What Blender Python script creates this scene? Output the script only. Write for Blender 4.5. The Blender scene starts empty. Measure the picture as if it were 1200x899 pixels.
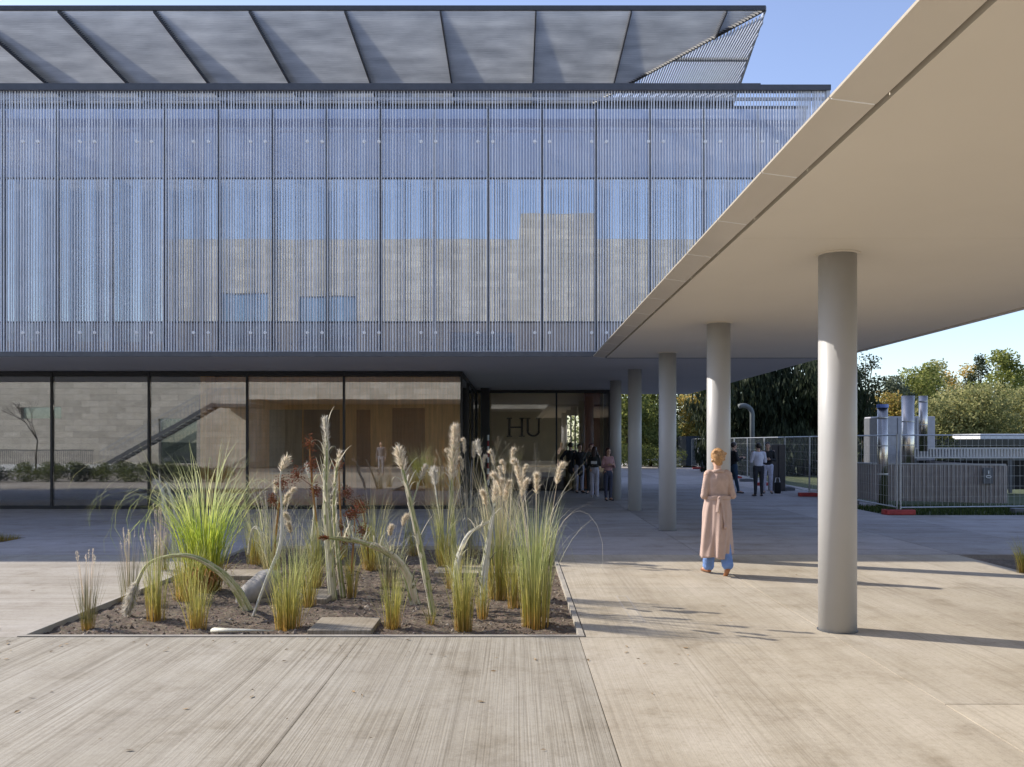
import bpy, bmesh, math, random
from mathutils import Vector, Matrix, noise as mnoise
R = math.radians
C = bpy.context.scene.collection
scene = bpy.context.scene
EYE = 1.85
VX, HY = 604.0, 517.0            # where the photo's horizon and vanishing point are

def G(x, y, z=0.0):              # a point on the ground (height z) from the photo
    D = (EYE - z) * 1000.0 / (y - HY)
    return Vector(((x - VX) * D / 1000.0, D, z))
def P(x, y, D):
    return Vector(((x - VX) * D / 1000.0, D, EYE - (y - HY) * D / 1000.0))

# ------------------------------------------------------------------ materials
MATS = {}
def nodes_of(name):
    m = bpy.data.materials.new(name); m.use_nodes = True
    nt = m.node_tree
    for n in list(nt.nodes): nt.nodes.remove(n)
    out = nt.nodes.new('ShaderNodeOutputMaterial')
    return m, nt, out
def N(nt, t, **kw):
    n = nt.nodes.new(t)
    for k, v in kw.items():
        if k in n.inputs: n.inputs[k].default_value = v
        else: setattr(n, k, v)
    return n
def col4(c): return (c[0], c[1], c[2], 1.0)
def mapping(nt, scale, coord='Object', rot=(0, 0, 0)):
    tc = N(nt, 'ShaderNodeTexCoord'); mp = N(nt, 'ShaderNodeMapping')
    mp.inputs['Scale'].default_value = scale; mp.inputs['Rotation'].default_value = rot
    nt.links.new(tc.outputs[coord], mp.inputs['Vector'])
    return mp.outputs['Vector']
def noise(nt, vec, scale, detail=4.0, rough=0.55):
    n = N(nt, 'ShaderNodeTexNoise'); n.inputs['Scale'].default_value = scale
    n.inputs['Detail'].default_value = detail; n.inputs['Roughness'].default_value = rough
    nt.links.new(vec, n.inputs['Vector']); return n.outputs['Fac']
def ramp(nt, fac, stops):
    r = N(nt, 'ShaderNodeValToRGB'); e = r.color_ramp.elements
    while len(e) < len(stops): e.new(0.5)
    for i, (p, c) in enumerate(stops):
        e[i].position = p; e[i].color = col4(c)
    nt.links.new(fac, r.inputs['Fac']); return r.outputs['Color']
def mix(nt, a, b, fac=0.5, mode='MIX'):
    m = N(nt, 'ShaderNodeMix', data_type='RGBA', blend_type=mode)
    for s, v in ((0, fac), (6, a), (7, b)):
        if hasattr(v, 'is_linked') or hasattr(v, 'links'): nt.links.new(v, m.inputs[s])
        else: m.inputs[s].default_value = v if s == 0 else col4(v)
    return m.outputs[2]
def maprange(nt, v, a, b, c, d):
    m = N(nt, 'ShaderNodeMapRange'); nt.links.new(v, m.inputs[0])
    for i, x in enumerate((a, b, c, d)): m.inputs[i + 1].default_value = x
    return m.outputs[0]
def bump(nt, h, strength=0.3, dist=0.01):
    b = N(nt, 'ShaderNodeBump'); b.inputs['Strength'].default_value = strength
    b.inputs['Distance'].default_value = dist
    nt.links.new(h, b.inputs['Height']); return b.outputs['Normal']

def plain(name, c, rough=0.6, metal=0.0, var=0.12, vscale=6.0, bmp=0.0, bscale=40.0, spec=0.5):
    if name in MATS: return MATS[name]
    m, nt, out = nodes_of(name)
    b = N(nt, 'ShaderNodeBsdfPrincipled'); b.inputs['Roughness'].default_value = rough
    b.inputs['Metallic'].default_value = metal; b.inputs['Specular IOR Level'].default_value = spec
    vec = mapping(nt, (1, 1, 1))
    f = noise(nt, vec, vscale, 5)
    lo = [x * (1 - var) for x in c]; hi = [min(1, x * (1 + var)) for x in c]
    nt.links.new(ramp(nt, f, [(0.3, lo), (0.7, hi)]), b.inputs['Base Color'])
    if bmp: nt.links.new(bump(nt, noise(nt, vec, bscale, 3), bmp, 0.005), b.inputs['Normal'])
    nt.links.new(b.outputs[0], out.inputs[0]); MATS[name] = m; return m

def glass(name, refl, tint=(0.9, 0.93, 0.92), wob=0.0, base=None):
    m, nt, out = nodes_of(name)
    g = N(nt, 'ShaderNodeBsdfGlossy'); g.inputs['Roughness'].default_value = 0.012
    g.inputs['Color'].default_value = (0.97, 0.985, 1, 1)
    if base is None:
        t = N(nt, 'ShaderNodeBsdfTransparent'); t.inputs['Color'].default_value = col4(tint)
    else:
        t = N(nt, 'ShaderNodeBsdfDiffuse'); t.inputs['Color'].default_value = col4(base)
    fr = N(nt, 'ShaderNodeFresnel'); fr.inputs['IOR'].default_value = 1.5
    add = N(nt, 'ShaderNodeMath', operation='ADD'); add.use_clamp = True
    nt.links.new(fr.outputs[0], add.inputs[0]); add.inputs[1].default_value = refl
    if wob:
        vec = mapping(nt, (1, 1, 1))
        nt.links.new(bump(nt, noise(nt, vec, 0.9, 1), wob, 0.02), g.inputs['Normal'])
    mx = N(nt, 'ShaderNodeMixShader'); nt.links.new(add.outputs[0], mx.inputs[0])
    nt.links.new(t.outputs[0], mx.inputs[1]); nt.links.new(g.outputs[0], mx.inputs[2])
    nt.links.new(mx.outputs[0], out.inputs[0]); return m

def leafmat(name, stops, axis_scale=1.0, transl=0.35, var=0.5, rough=0.7):
    """stops: colours up the plant (0..1 of axis_scale metres); random tone per blade"""
    m, nt, out = nodes_of(name)
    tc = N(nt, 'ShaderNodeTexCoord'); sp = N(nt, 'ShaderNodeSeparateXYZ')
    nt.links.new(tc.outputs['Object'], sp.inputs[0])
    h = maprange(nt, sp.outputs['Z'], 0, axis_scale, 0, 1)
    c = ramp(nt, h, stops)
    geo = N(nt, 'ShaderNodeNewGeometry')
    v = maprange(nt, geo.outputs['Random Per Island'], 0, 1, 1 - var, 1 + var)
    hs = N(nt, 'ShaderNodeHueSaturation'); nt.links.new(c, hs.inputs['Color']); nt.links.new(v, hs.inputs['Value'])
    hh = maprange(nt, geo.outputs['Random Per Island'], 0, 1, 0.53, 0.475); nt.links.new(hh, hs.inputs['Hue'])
    d = N(nt, 'ShaderNodeBsdfPrincipled'); d.inputs['Roughness'].default_value = rough
    d.inputs['Specular IOR Level'].default_value = 0.25
    t = N(nt, 'ShaderNodeBsdfTranslucent')
    nt.links.new(hs.outputs[0], d.inputs['Base Color']); nt.links.new(hs.outputs[0], t.inputs['Color'])
    mx = N(nt, 'ShaderNodeMixShader'); mx.inputs[0].default_value = transl
    nt.links.new(d.outputs[0], mx.inputs[1]); nt.links.new(t.outputs[0], mx.inputs[2])
    nt.links.new(mx.outputs[0], out.inputs[0]); return m

def concrete(name, along=True, tone=(0.44, 0.385, 0.31), streak=1.0, joint_var=0.1):
    m, nt, out = nodes_of(name)
    b = N(nt, 'ShaderNodeBsdfPrincipled'); b.inputs['Roughness'].default_value = 0.82
    b.inputs['Specular IOR Level'].default_value = 0.3
    sw = lambda u, v: (u, v, 1) if along else (v, u, 1)
    vec = mapping(nt, (1, 1, 1))
    st1 = noise(nt, mapping(nt, sw(30, 0.07)), 1.0, 3, 0.6)      # trowel runs
    st2 = noise(nt, mapping(nt, sw(95, 0.6)), 1.0, 2)            # broom lines
    big = noise(nt, vec, 0.4, 7, 0.7); med = noise(nt, vec, 1.7, 10, 0.72); grain = noise(nt, vec, 22, 8, 0.8); fine = noise(nt, vec, 140, 2)
    wash = noise(nt, mapping(nt, sw(1.6, 0.3)), 1.0, 6, 0.65)
    mask = noise(nt, mapping(nt, sw(0.9, 0.5)), 1.0, 3)
    t = tone
    c = ramp(nt, big, [(0.30, [t[0]*0.80, t[1]*0.77, t[2]*0.72]), (0.47, t), (0.62, [t[0]*1.04, t[1]*1.05, t[2]*1.08]), (0.74, [t[0]*1.18, t[1]*1.22, t[2]*1.3])])
    c = mix(nt, c, ramp(nt, med, [(0.30, (0.66, 0.62, 0.56)), (0.46, (0.96, 0.95, 0.94)), (0.7, (1.10, 1.11, 1.12))]), 0.85, 'MULTIPLY')
    c = mix(nt, c, ramp(nt, wash, [(0.30, (0.78, 0.76, 0.74)), (0.5, (1, 1, 1)), (0.66, (1.12, 1.13, 1.16))]), 0.7, 'MULTIPLY')
    mk = maprange(nt, mask, 0.35, 0.6, 0.35 * streak, 0.95 * min(1, streak))
    c = mix(nt, c, ramp(nt, st1, [(0.36, (0.62, 0.60, 0.57)), (0.42, (0.84, 0.83, 0.81)), (0.47, (1.03, 1.03, 1.03))]), mk, 'MULTIPLY')
    c = mix(nt, c, ramp(nt, st2, [(0.36, (0.66, 0.64, 0.61)), (0.56, (1.08, 1.08, 1.08))]), mk, 'MULTIPLY')
    c = mix(nt, c, ramp(nt, grain, [(0.30, (0.66, 0.64, 0.62)), (0.46, (0.98, 0.98, 0.98)), (0.7, (1.12, 1.12, 1.12))]), 0.8, 'MULTIPLY')
    c = mix(nt, c, ramp(nt, fine, [(0.3, (0.78, 0.78, 0.78)), (0.7, (1.12, 1.12, 1.12))]), 0.6, 'MULTIPLY')
    vo = N(nt, 'ShaderNodeTexVoronoi'); vo.inputs['Scale'].default_value = 3.1; nt.links.new(vec, vo.inputs['Vector'])   # small dark spots
    c = mix(nt, c, ramp(nt, vo.outputs['Distance'], [(0.0, (0.55, 0.52, 0.5)), (0.035, (0.8, 0.8, 0.8)), (0.06, (1, 1, 1))]), 0.5, 'MULTIPLY')
    geo = N(nt, 'ShaderNodeNewGeometry')
    pv = maprange(nt, geo.outputs['Random Per Island'], 0, 1, 1 - joint_var, 1 + joint_var * 0.6)
    hs = N(nt, 'ShaderNodeHueSaturation'); nt.links.new(c, hs.inputs['Color']); nt.links.new(pv, hs.inputs['Value'])
    nt.links.new(hs.outputs[0], b.inputs['Base Color'])
    ad = N(nt, 'ShaderNodeMath', operation='ADD'); nt.links.new(st1, ad.inputs[0]); nt.links.new(st2, ad.inputs[1])
    ad2 = N(nt, 'ShaderNodeMath', operation='ADD'); nt.links.new(ad.outputs[0], ad2.inputs[0]); nt.links.new(grain, ad2.inputs[1])
    nt.links.new(bump(nt, ad2.outputs[0], 0.30 * streak + 0.12, 0.006), b.inputs['Normal'])
    nt.links.new(b.outputs[0], out.inputs[0]); return m

def stone(name, c=(0.46, 0.42, 0.35), bw=1.2, rh=0.42):
    m, nt, out = nodes_of(name)
    b = N(nt, 'ShaderNodeBsdfPrincipled'); b.inputs['Roughness'].default_value = 0.85
    tc = N(nt, 'ShaderNodeTexCoord'); sp = N(nt, 'ShaderNodeSeparateXYZ'); cb = N(nt, 'ShaderNodeCombineXYZ')
    nt.links.new(tc.outputs['Object'], sp.inputs[0])
    ad = N(nt, 'ShaderNodeMath', operation='ADD'); nt.links.new(sp.outputs['X'], ad.inputs[0]); nt.links.new(sp.outputs['Y'], ad.inputs[1])
    nt.links.new(ad.outputs[0], cb.inputs[0]); nt.links.new(sp.outputs['Z'], cb.inputs[1])
    br = N(nt, 'ShaderNodeTexBrick'); nt.links.new(cb.outputs[0], br.inputs['Vector'])
    br.inputs['Scale'].default_value = 1.0; br.inputs['Brick Width'].default_value = bw; br.inputs['Row Height'].default_value = rh
    br.inputs['Mortar Size'].default_value = 0.012
    br.inputs['Color1'].default_value = col4([x * 0.82 for x in c]); br.inputs['Color2'].default_value = col4([x * 1.12 for x in c])
    br.inputs['Mortar'].default_value = col4([x * 0.6 for x in c])
    n2 = noise(nt, mapping(nt, (1, 1, 3)), 1.5, 6)
    cc = mix(nt, br.outputs['Color'], ramp(nt, n2, [(0.3, (0.8, 0.78, 0.75)), (0.7, (1.1, 1.1, 1.1))]), 0.8, 'MULTIPLY')
    nt.links.new(cc, b.inputs['Base Color']); nt.links.new(b.outputs[0], out.inputs[0]); return m

def wood(name, c, rough=0.5):
    m, nt, out = nodes_of(name)
    b = N(nt, 'ShaderNodeBsdfPrincipled'); b.inputs['Roughness'].default_value = rough
    n1 = noise(nt, mapping(nt, (14, 14, 0.8)), 1.0, 5, 0.6)
    nt.links.new(ramp(nt, n1, [(0.3, [x * 0.72 for x in c]), (0.7, [x * 1.15 for x in c])]), b.inputs['Base Color'])
    nt.links.new(b.outputs[0], out.inputs[0]); return m

M_conc_a = concrete('concrete_broomed', True, (0.365, 0.33, 0.265), 0.8)
M_conc_s = concrete('concrete_smooth', True, (0.455, 0.40, 0.31), 0.35)
M_conc_c = concrete('concrete_cross_broomed', False, (0.41, 0.37, 0.31), 0.7)
M_plaza = concrete('concrete_plaza', False, (0.42, 0.385, 0.36), 0.8, 0.16)
M_kerb = plain('kerb_concrete', (0.38, 0.345, 0.29), 0.8, var=0.15, vscale=3, bmp=0.3)
M_slabst = concrete('slab_stone', True, (0.36, 0.31, 0.235), 0.9)
M_soffit = plain('soffit_white', (0.78, 0.715, 0.61), 0.55, var=0.03, vscale=0.6)
M_strip = plain('edge_strip_metal', (0.66, 0.60, 0.51), 0.35, var=0.05, vscale=0.8)
M_bsoffit = plain('building_soffit', (0.55, 0.53, 0.53), 0.6, var=0.04, vscale=0.6)
M_column = plain('column_paint', (0.45, 0.445, 0.44), 0.42, var=0.03, vscale=2)
M_dark = plain('dark_frame', (0.018, 0.019, 0.021), 0.4)
M_dgrey = plain('dark_grey_metal', (0.10, 0.105, 0.115), 0.45)
M_fin = plain('fin_metal', (0.05, 0.052, 0.06), 0.45)
m, nt, out = nodes_of('louvre_metal')     # perforated sheet: lets part of the light through
b = N(nt, 'ShaderNodeBsdfPrincipled'); b.inputs['Roughness'].default_value = 0.4; b.inputs['Metallic'].default_value = 0.3
t_ = N(nt, 'ShaderNodeBsdfTranslucent')
cc = ramp(nt, noise(nt, mapping(nt, (.8, 2.2, 1)), 1.0, 5, .6), [(0.3, (.42, .43, .42)), (0.7, (.76, .765, .74))])
nt.links.new(cc, b.inputs['Base Color']); nt.links.new(cc, t_.inputs['Color'])
mx_ = N(nt, 'ShaderNodeMixShader'); mx_.inputs[0].default_value = .6
nt.links.new(b.outputs[0], mx_.inputs[1]); nt.links.new(t_.outputs[0], mx_.inputs[2]); nt.links.new(mx_.outputs[0], out.inputs[0]); M_slat = m
M_rod = plain('screen_rod', (0.80, 0.82, 0.86), 0.5, metal=0.2, var=0.1, vscale=2)
M_rail = plain('screen_rail', (0.55, 0.56, 0.58), 0.4, metal=0.4)
M_bolt = plain('bolt_white', (0.92, 0.92, 0.92), 0.35)
M_coping = plain('coping', (0.07, 0.075, 0.09), 0.4)
M_black = plain('matt_black', (0.008, 0.008, 0.009), 0.8)
M_galv = plain('galvanised', (0.45, 0.46, 0.47), 0.45, metal=0.7)
M_steel = plain('stainless', (0.58, 0.52, 0.45), 0.24, metal=1.0, var=0.12, vscale=3)
M_ribbed = plain('ribbed_cladding', (0.34, 0.31, 0.295), 0.5, metal=0.3)
M_unit = plain('plant_unit', (0.46, 0.46, 0.49), 0.5)
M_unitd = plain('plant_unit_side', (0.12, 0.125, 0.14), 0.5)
M_red = plain('fence_foot_red', (0.36, 0.045, 0.04), 0.7, var=0.25)
M_white = plain('white_paint', (0.75, 0.75, 0.73), 0.5)
M_brown = plain('brown_cabinet', (0.055, 0.047, 0.043), 0.6)
M_stone = stone('opposite_stone', (0.62, 0.58, 0.50))
M_stone_shade = stone('opposite_stone_shade', (0.2, 0.18, 0.15))  # same stone, with the shade of the recess put into its colour
M_woodw = wood('interior_wood', (0.92, 0.56, 0.22))
M_woodd = wood('interior_door_wood', (0.46, 0.24, 0.09))
M_hall = plain('hall_wall', (0.90, 0.76, 0.50), 0.7, var=0.05, vscale=1)
M_red_wood = wood('red_wood', (0.42, 0.17, 0.10))
M_intfloor = plain('interior_floor', (0.55, 0.46, 0.36), 0.35)
M_ceil = plain('interior_ceiling', (0.8, 0.78, 0.74), 0.7)
M_blind = plain('roller_blind', (0.50, 0.56, 0.66), 0.8, var=0.2, vscale=0.5)
M_glass_up = glass('glass_upper', 0.46, (0.75, 0.8, 0.85), 0.05)
M_glass_sp = glass('glass_spandrel_blue', 0.16, wob=0.05, base=(0.38, 0.42, 0.56))
M_glass_lo = glass('glass_spandrel_brown', 0.10, wob=0.05, base=(0.36, 0.33, 0.335))
M_glass_gr = glass('glass_ground', 0.15, (0.99, 0.99, 0.97), 0.03)
M_glass_en = glass('glass_entrance', 0.05, (0.99, 0.98, 0.95))
M_glass_dk = glass('glass_dark', 0.12, (0.5, 0.55, 0.6))
M_rock = plain('rock', (0.33, 0.31, 0.29), 0.9, var=0.35, vscale=5, bmp=0.8, bscale=14)
M_bark = plain('bark', (0.07, 0.055, 0.04), 0.9, var=0.3, vscale=9, bmp=0.6)
M_tarp = plain('container_blue_grey', (0.05, 0.065, 0.085), 0.6)

# ------------------------------------------------------------------ mesh helpers
ORG = {}
class MB:
    def __init__(s): s.v = []; s.f = []
    def quad(s, a, b, c, d):
        n = len(s.v); s.v += [tuple(a), tuple(b), tuple(c), tuple(d)]; s.f.append((n, n+1, n+2, n+3))
    def tri(s, a, b, c):
        n = len(s.v); s.v += [tuple(a), tuple(b), tuple(c)]; s.f.append((n, n+1, n+2))
    def box(s, x0, x1, y0, y1, z0, z1):
        n = len(s.v)
        s.v += [(x, y, z) for z in (z0, z1) for y in (y0, y1) for x in (x0, x1)]
        s.f += [tuple(n + i for i in q) for q in ((0,2,3,1),(4,5,7,6),(0,1,5,4),(2,6,7,3),(0,4,6,2),(1,3,7,5))]
        return s
    def obox(s, p0, p1, w, h, up=Vector((0, 0, 1))):
        """bar from p0 to p1, w wide, h tall"""
        p0 = Vector(p0); p1 = Vector(p1); d = (p1 - p0).normalized()
        side = d.cross(up)
        if side.length < 1e-4: side = d.cross(Vector((0, 1, 0)))
        side.normalize(); u = side.cross(d).normalized()
        n = len(s.v)
        for p in (p0, p1):
            for a, b in ((-1,-1),(1,-1),(1,1),(-1,1)):
                s.v.append(tuple(p + side * (a * w / 2) + u * (b * h / 2)))
        s.f += [tuple(n + i for i in q) for q in ((0,3,2,1),(4,5,6,7),(0,1,5,4),(1,2,6,5),(2,3,7,6),(3,0,4,7))]
        return s
    def prism(s, pts, z0, z1):
        n = len(s.v); k = len(pts)
        s.v += [(x, y, z0) for x, y in pts] + [(x, y, z1) for x, y in pts]
        s.f.append(tuple(n + i for i in reversed(range(k)))); s.f.append(tuple(n + k + i for i in range(k)))
        for i in range(k):
            j = (i + 1) % k; s.f.append((n + i, n + j, n + k + j, n + k + i))
        return s
    def tube(s, path, radii, seg=8, cap=True, flat=1.0):
        path = [Vector(p) for p in path]
        if not hasattr(radii, '__len__'): radii = [radii] * len(path)
        n0 = len(s.v); ref = None
        for i, p in enumerate(path):
            d = (path[min(i+1, len(path)-1)] - path[max(i-1, 0)]).normalized()
            if ref is None:
                ref = Vector((1, 0, 0)) if abs(d.x) < 0.9 else Vector((0, 1, 0))
            a = (ref - d * ref.dot(d)).normalized(); ref = a; b = d.cross(a)
            for k in range(seg):
                t = 2 * math.pi * k / seg
                s.v.append(tuple(p + a * math.cos(t) * radii[i] + b * math.sin(t) * radii[i] * flat))
        for i in range(len(path) - 1):
            for k in range(seg):
                k2 = (k + 1) % seg
                s.f.append((n0+i*seg+k, n0+i*seg+k2, n0+(i+1)*seg+k2, n0+(i+1)*seg+k))
        if cap:
            s.f.append(tuple(n0 + k for k in reversed(range(seg))))
            e = n0 + (len(path)-1)*seg; s.f.append(tuple(e + k for k in range(seg)))
        return s
    def sphere(s, c, r, sc=(1, 1, 1), nu=12, nv=8):
        c = Vector(c); n0 = len(s.v)
        for j in range(nv + 1):
            ph = math.pi * j / nv
            for i in range(nu):
                th = 2 * math.pi * i / nu
                s.v.append((c.x + r*sc[0]*math.sin(ph)*math.cos(th), c.y + r*sc[1]*math.sin(ph)*math.sin(th), c.z + r*sc[2]*math.cos(ph)))
        for j in range(nv):
            for i in range(nu):
                i2 = (i + 1) % nu
                s.f.append((n0+j*nu+i, n0+(j+1)*nu+i, n0+(j+1)*nu+i2, n0+j*nu+i2))
        return s
    def mesh(s, name, org, smooth=False):
        me = bpy.data.meshes.new(name)
        me.from_pydata([(x-org[0], y-org[1], z-org[2]) for x, y, z in s.v], [], s.f)
        me.update()
        if smooth: me.polygons.foreach_set('use_smooth', [True] * len(me.polygons))
        return me
    def build(s, name, mat, parent=None, org=None, smooth=False, bevel=0.0):
        if parent is not None: org = ORG[parent.name]
        if org is None: org = (0, 0, 0)
        me = s.mesh(name, org, smooth)
        if bevel:
            bm = bmesh.new(); bm.from_mesh(me)
            bmesh.ops.bevel(bm, geom=list(bm.edges), offset=bevel, segments=2, affect='EDGES', profile=0.5)
            bm.to_mesh(me); bm.free()
        return link(name, me, mat, parent, org)

def link(name, me, mat, parent, org):
    o = bpy.data.objects.new(name, me); C.objects.link(o)
    if mat and not me.materials: me.materials.append(mat)
    if parent is not None: o.parent = parent
    else: o.location = org
    ORG[o.name] = tuple(org); return o
def tag(o, label=None, cat=None, group=None, kind=None):
    if label: o['label'] = label
    if cat: o['category'] = cat
    if group: o['group'] = group
    if kind: o['kind'] = kind
    return o
def thing(name, label, cat, loc=(0, 0, 0), group=None):
    o = bpy.data.objects.new(name, None); C.objects.link(o); o.location = loc
    o.empty_display_size = 0.2
    ORG[o.name] = tuple(loc); return tag(o, label, cat, group)
def copy_tree(o, parent=None):
    c = o.copy(); C.objects.link(c); c.parent = parent; ORG[c.name] = ORG[o.name]
    for ch in o.children: copy_tree(ch, c)
    return c

# ------------------------------------------------------------------ camera, light, world
cam = bpy.data.cameras.new('camera'); co = bpy.data.objects.new('camera', cam); C.objects.link(co)
co.location = (0, 0, EYE); co.rotation_euler = (R(90), 0, 0)
cam.sensor_width = 36; cam.lens = 30.0; cam.clip_end = 3000; cam.clip_start = 0.05
cam.shift_x = -4.0 / 1200; cam.shift_y = 67.5 / 1200
scene.camera = co
SUN_EL = R(32.5); SD = Vector((0.92, -0.39)).normalized()     # the way the light travels over the ground
sun = bpy.data.lights.new('sun', 'SUN'); so = bpy.data.objects.new('sun', sun); C.objects.link(so)
ldir = Vector((SD.x * math.cos(SUN_EL), SD.y * math.cos(SUN_EL), -math.sin(SUN_EL)))
so.rotation_euler = ldir.to_track_quat('-Z', 'Y').to_euler(); so.location = (-20, 20, 30)
sun.energy = 3.6; sun.angle = R(0.5); sun.color = (1.0, 0.93, 0.83)
w = bpy.data.worlds.new('World'); scene.world = w; w.use_nodes = True
wn = w.node_tree; bg = wn.nodes['Background']
sky = wn.nodes.new('ShaderNodeTexSky'); sky.sky_type = 'NISHITA'; sky.sun_disc = False
sky.sun_elevation = SUN_EL; sky.sun_rotation = math.atan2(-SD.x, -SD.y)
sky.altitude = 100; sky.air_density = 1.0; sky.dust_density = 0.6; sky.ozone_density = 2.6
hsv = wn.nodes.new('ShaderNodeHueSaturation'); hsv.inputs['Saturation'].default_value = 0.9; hsv.inputs['Hue'].default_value = 0.512
wn.links.new(sky.outputs[0], hsv.inputs['Color']); wn.links.new(hsv.outputs[0], bg.inputs[0]); bg.inputs[1].default_value = 0.15
scene.view_settings.view_transform = 'Standard'; scene.view_settings.look = 'None'
scene.view_settings.gamma = 1.0; scene.view_settings.exposure = 0.74
scene.render.engine = 'CYCLES'
scene.cycles.max_bounces = 10; scene.cycles.diffuse_bounces = 4; scene.cycles.glossy_bounces = 5
scene.cycles.transparent_max_bounces = 24
try: scene.cycles.use_denoising = True
except Exception: pass

# ------------------------------------------------------------------ the ground
m, nt, out = nodes_of('grass_ground')
b = N(nt, 'ShaderNodeBsdfPrincipled'); b.inputs['Roughness'].default_value = 0.95
v_ = mapping(nt, (1, 1, 1))
nt.links.new(ramp(nt, noise(nt, v_, 0.5, 8, 0.7), [(0.3, (0.045, 0.06, 0.02)), (0.6, (0.085, 0.10, 0.035)), (0.8, (0.13, 0.12, 0.06))]), b.inputs['Base Color'])
nt.links.new(b.outputs[0], out.inputs[0]); M_ground = m
g = MB(); g.quad((-1200, -1200, -0.12), (1200, -1200, -0.12), (1200, 1200, -0.12), (-1200, 1200, -0.12))
tag(g.build('ground', M_ground), kind='structure')
JB = MB(); JB.quad((-60, -20, -0.095), (16, -20, -0.095), (16, 80, -0.095), (-60, 80, -0.095))
tag(JB.build('pavement_base', plain('joint_fill', (0.07, 0.06, 0.05), 0.95)), kind='structure')

PX0, PX1, PY0, PY1 = -4.65, 0.60, 8.11, 15.0          # the planting bed
def slabs(name, mat, cells, gap=0.005):
    s = MB()
    for x0, x1, y0, y1 in cells:
        s.box(x0 + gap, x1 - gap, y0 + gap, y1 - gap, -0.09, 0.0)
    o = s.build(name, mat); tag(o, kind='structure'); return o
slabs('pavement', M_conc_a, [(-1.45, 0.60, 2.0, PY0-.06), (-1.45, 0.60, -4, 2.0), (-4.65, -1.45, 2.0, PY0-.06), (-4.65, -1.45, -4, 2.0),
                             (-8.0, -4.65, 2.0, PY0-.06), (-8.0, -4.65, -4, 2.0), (-14, -8, -4, 8.05), (-24, -14, -4, 8.05)], .002)
slabs('walkway', M_conc_s, [(0.60, 3.02, -3.0, PY0-.06), (0.66, 3.02, PY0-.06, 10.75), (0.66, 3.02, 10.75, 13.9), (3.02, 7.2, -4, 6.0), (3.02, 7.2, 6.0, 10.75), (3.02, 7.2, 10.75, 13.9),
                            (7.2, 12, -4, 4.0), (7.2, 12, 4.0, 9.0), (7.2, 12, 9.0, 10.8)])
slabs('plaza_edge', M_conc_c, [(-8.0, PX0-.06, 8.05, 13.9), (-12.5, -8.0, 8.05, 13.9), (-24, -12.5, 8.05, 13.9)])
pl = []
ys = [13.9, 16.4, 20.0, 23.4, 27.5, 32.0, 37.0, 43.0, 50.0, 60.0, 75.0]
xs = [-45, -30, -20, -14.2, -9.4, -4.65, 0.66, 3.02, 7.2, 9.3]
for i in range(len(ys) - 1):
    for j in range(len(xs) - 1):
        x0, x1, y0, y1 = xs[j], xs[j+1], ys[i], ys[i+1]
        if i == 0 and x0 == -14.2: continue            # left bed
        if i == 0 and x0 == -4.65:
            pl.append((x0, x1, PY1 + 0.06, y1)); continue
        if i == 2 and x1 <= 0.66 + 0.01: y1 = 23.2
        if i >= 3 and x1 <= -1.0: continue              # inside the building
        pl.append((x0, x1, y0, y1))
pl += [(9.3, 12.5, 13.9, 17.5), (9.3, 12.5, 17.5, 21.3), (12.5, 16, 13.9, 21.3), (-45, -24, -4, 13.9), (9.3, 10.95, 24.5, 32), (9.3, 11.5, 32, 42), (9.3, 12.3, 42, 60)]
slabs('plaza', M_plaza, pl, 0.007)
slabs('court', plain('court_dark', (.11, .105, .10), .9, var=.2, vscale=3), [(-45, 16, -11.9, -4.0)])  # court paving in a darker tone than the slabs
m, nt, out = nodes_of('soil_mat')
b = N(nt, 'ShaderNodeBsdfPrincipled'); b.inputs['Roughness'].default_value = 0.95
v_ = mapping(nt, (1, 1, 1))
vo = N(nt, 'ShaderNodeTexVoronoi'); vo.inputs['Scale'].default_value = 38; nt.links.new(v_, vo.inputs['Vector'])
c1 = ramp(nt, noise(nt, v_, 14, 8, 0.75), [(0.3, (0.045, 0.032, 0.022)), (0.52, (0.155, 0.115, 0.08)), (0.75, (0.36, 0.29, 0.21))])
c2 = mix(nt, c1, vo.outputs['Color'], 0.10, 'SOFT_LIGHT')
nt.links.new(c2, b.inputs['Base Color'])
nt.links.new(bump(nt, noise(nt, v_, 45, 6, 0.7), 0.9, 0.03), b.inputs['Normal'])
nt.links.new(b.outputs[0], out.inputs[0]); M_soil = m
def soil_z(x, y):
    return -0.045 + 0.03 * mnoise.noise(Vector((x * 1.3, y * 1.3, 0))) + 0.022 * mnoise.noise(Vector((x * 7, y * 7, 3))) + 0.014 * mnoise.noise(Vector((x * 19, y * 19, 8)))
def soil_patch(x0, x1, y0, y1, step):
    s = MB(); nx = int((x1-x0)/step); ny = int((y1-y0)/step)
    for j in range(ny + 1):
        for i in range(nx + 1):
            x = x0 + (x1-x0)*i/nx; y = y0 + (y1-y0)*j/ny
            s.v.append((x, y, soil_z(x, y)))
    for j in range(ny):
        for i in range(nx):
            a = j*(nx+1)+i; s.f.append((a, a+1, a+nx+2, a+nx+1))
    return s
sp_ = soil_patch(PX0, PX1, PY0, PY1, 0.035)
tag(sp_.build('soil', M_soil, smooth=True), kind='structure')
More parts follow.
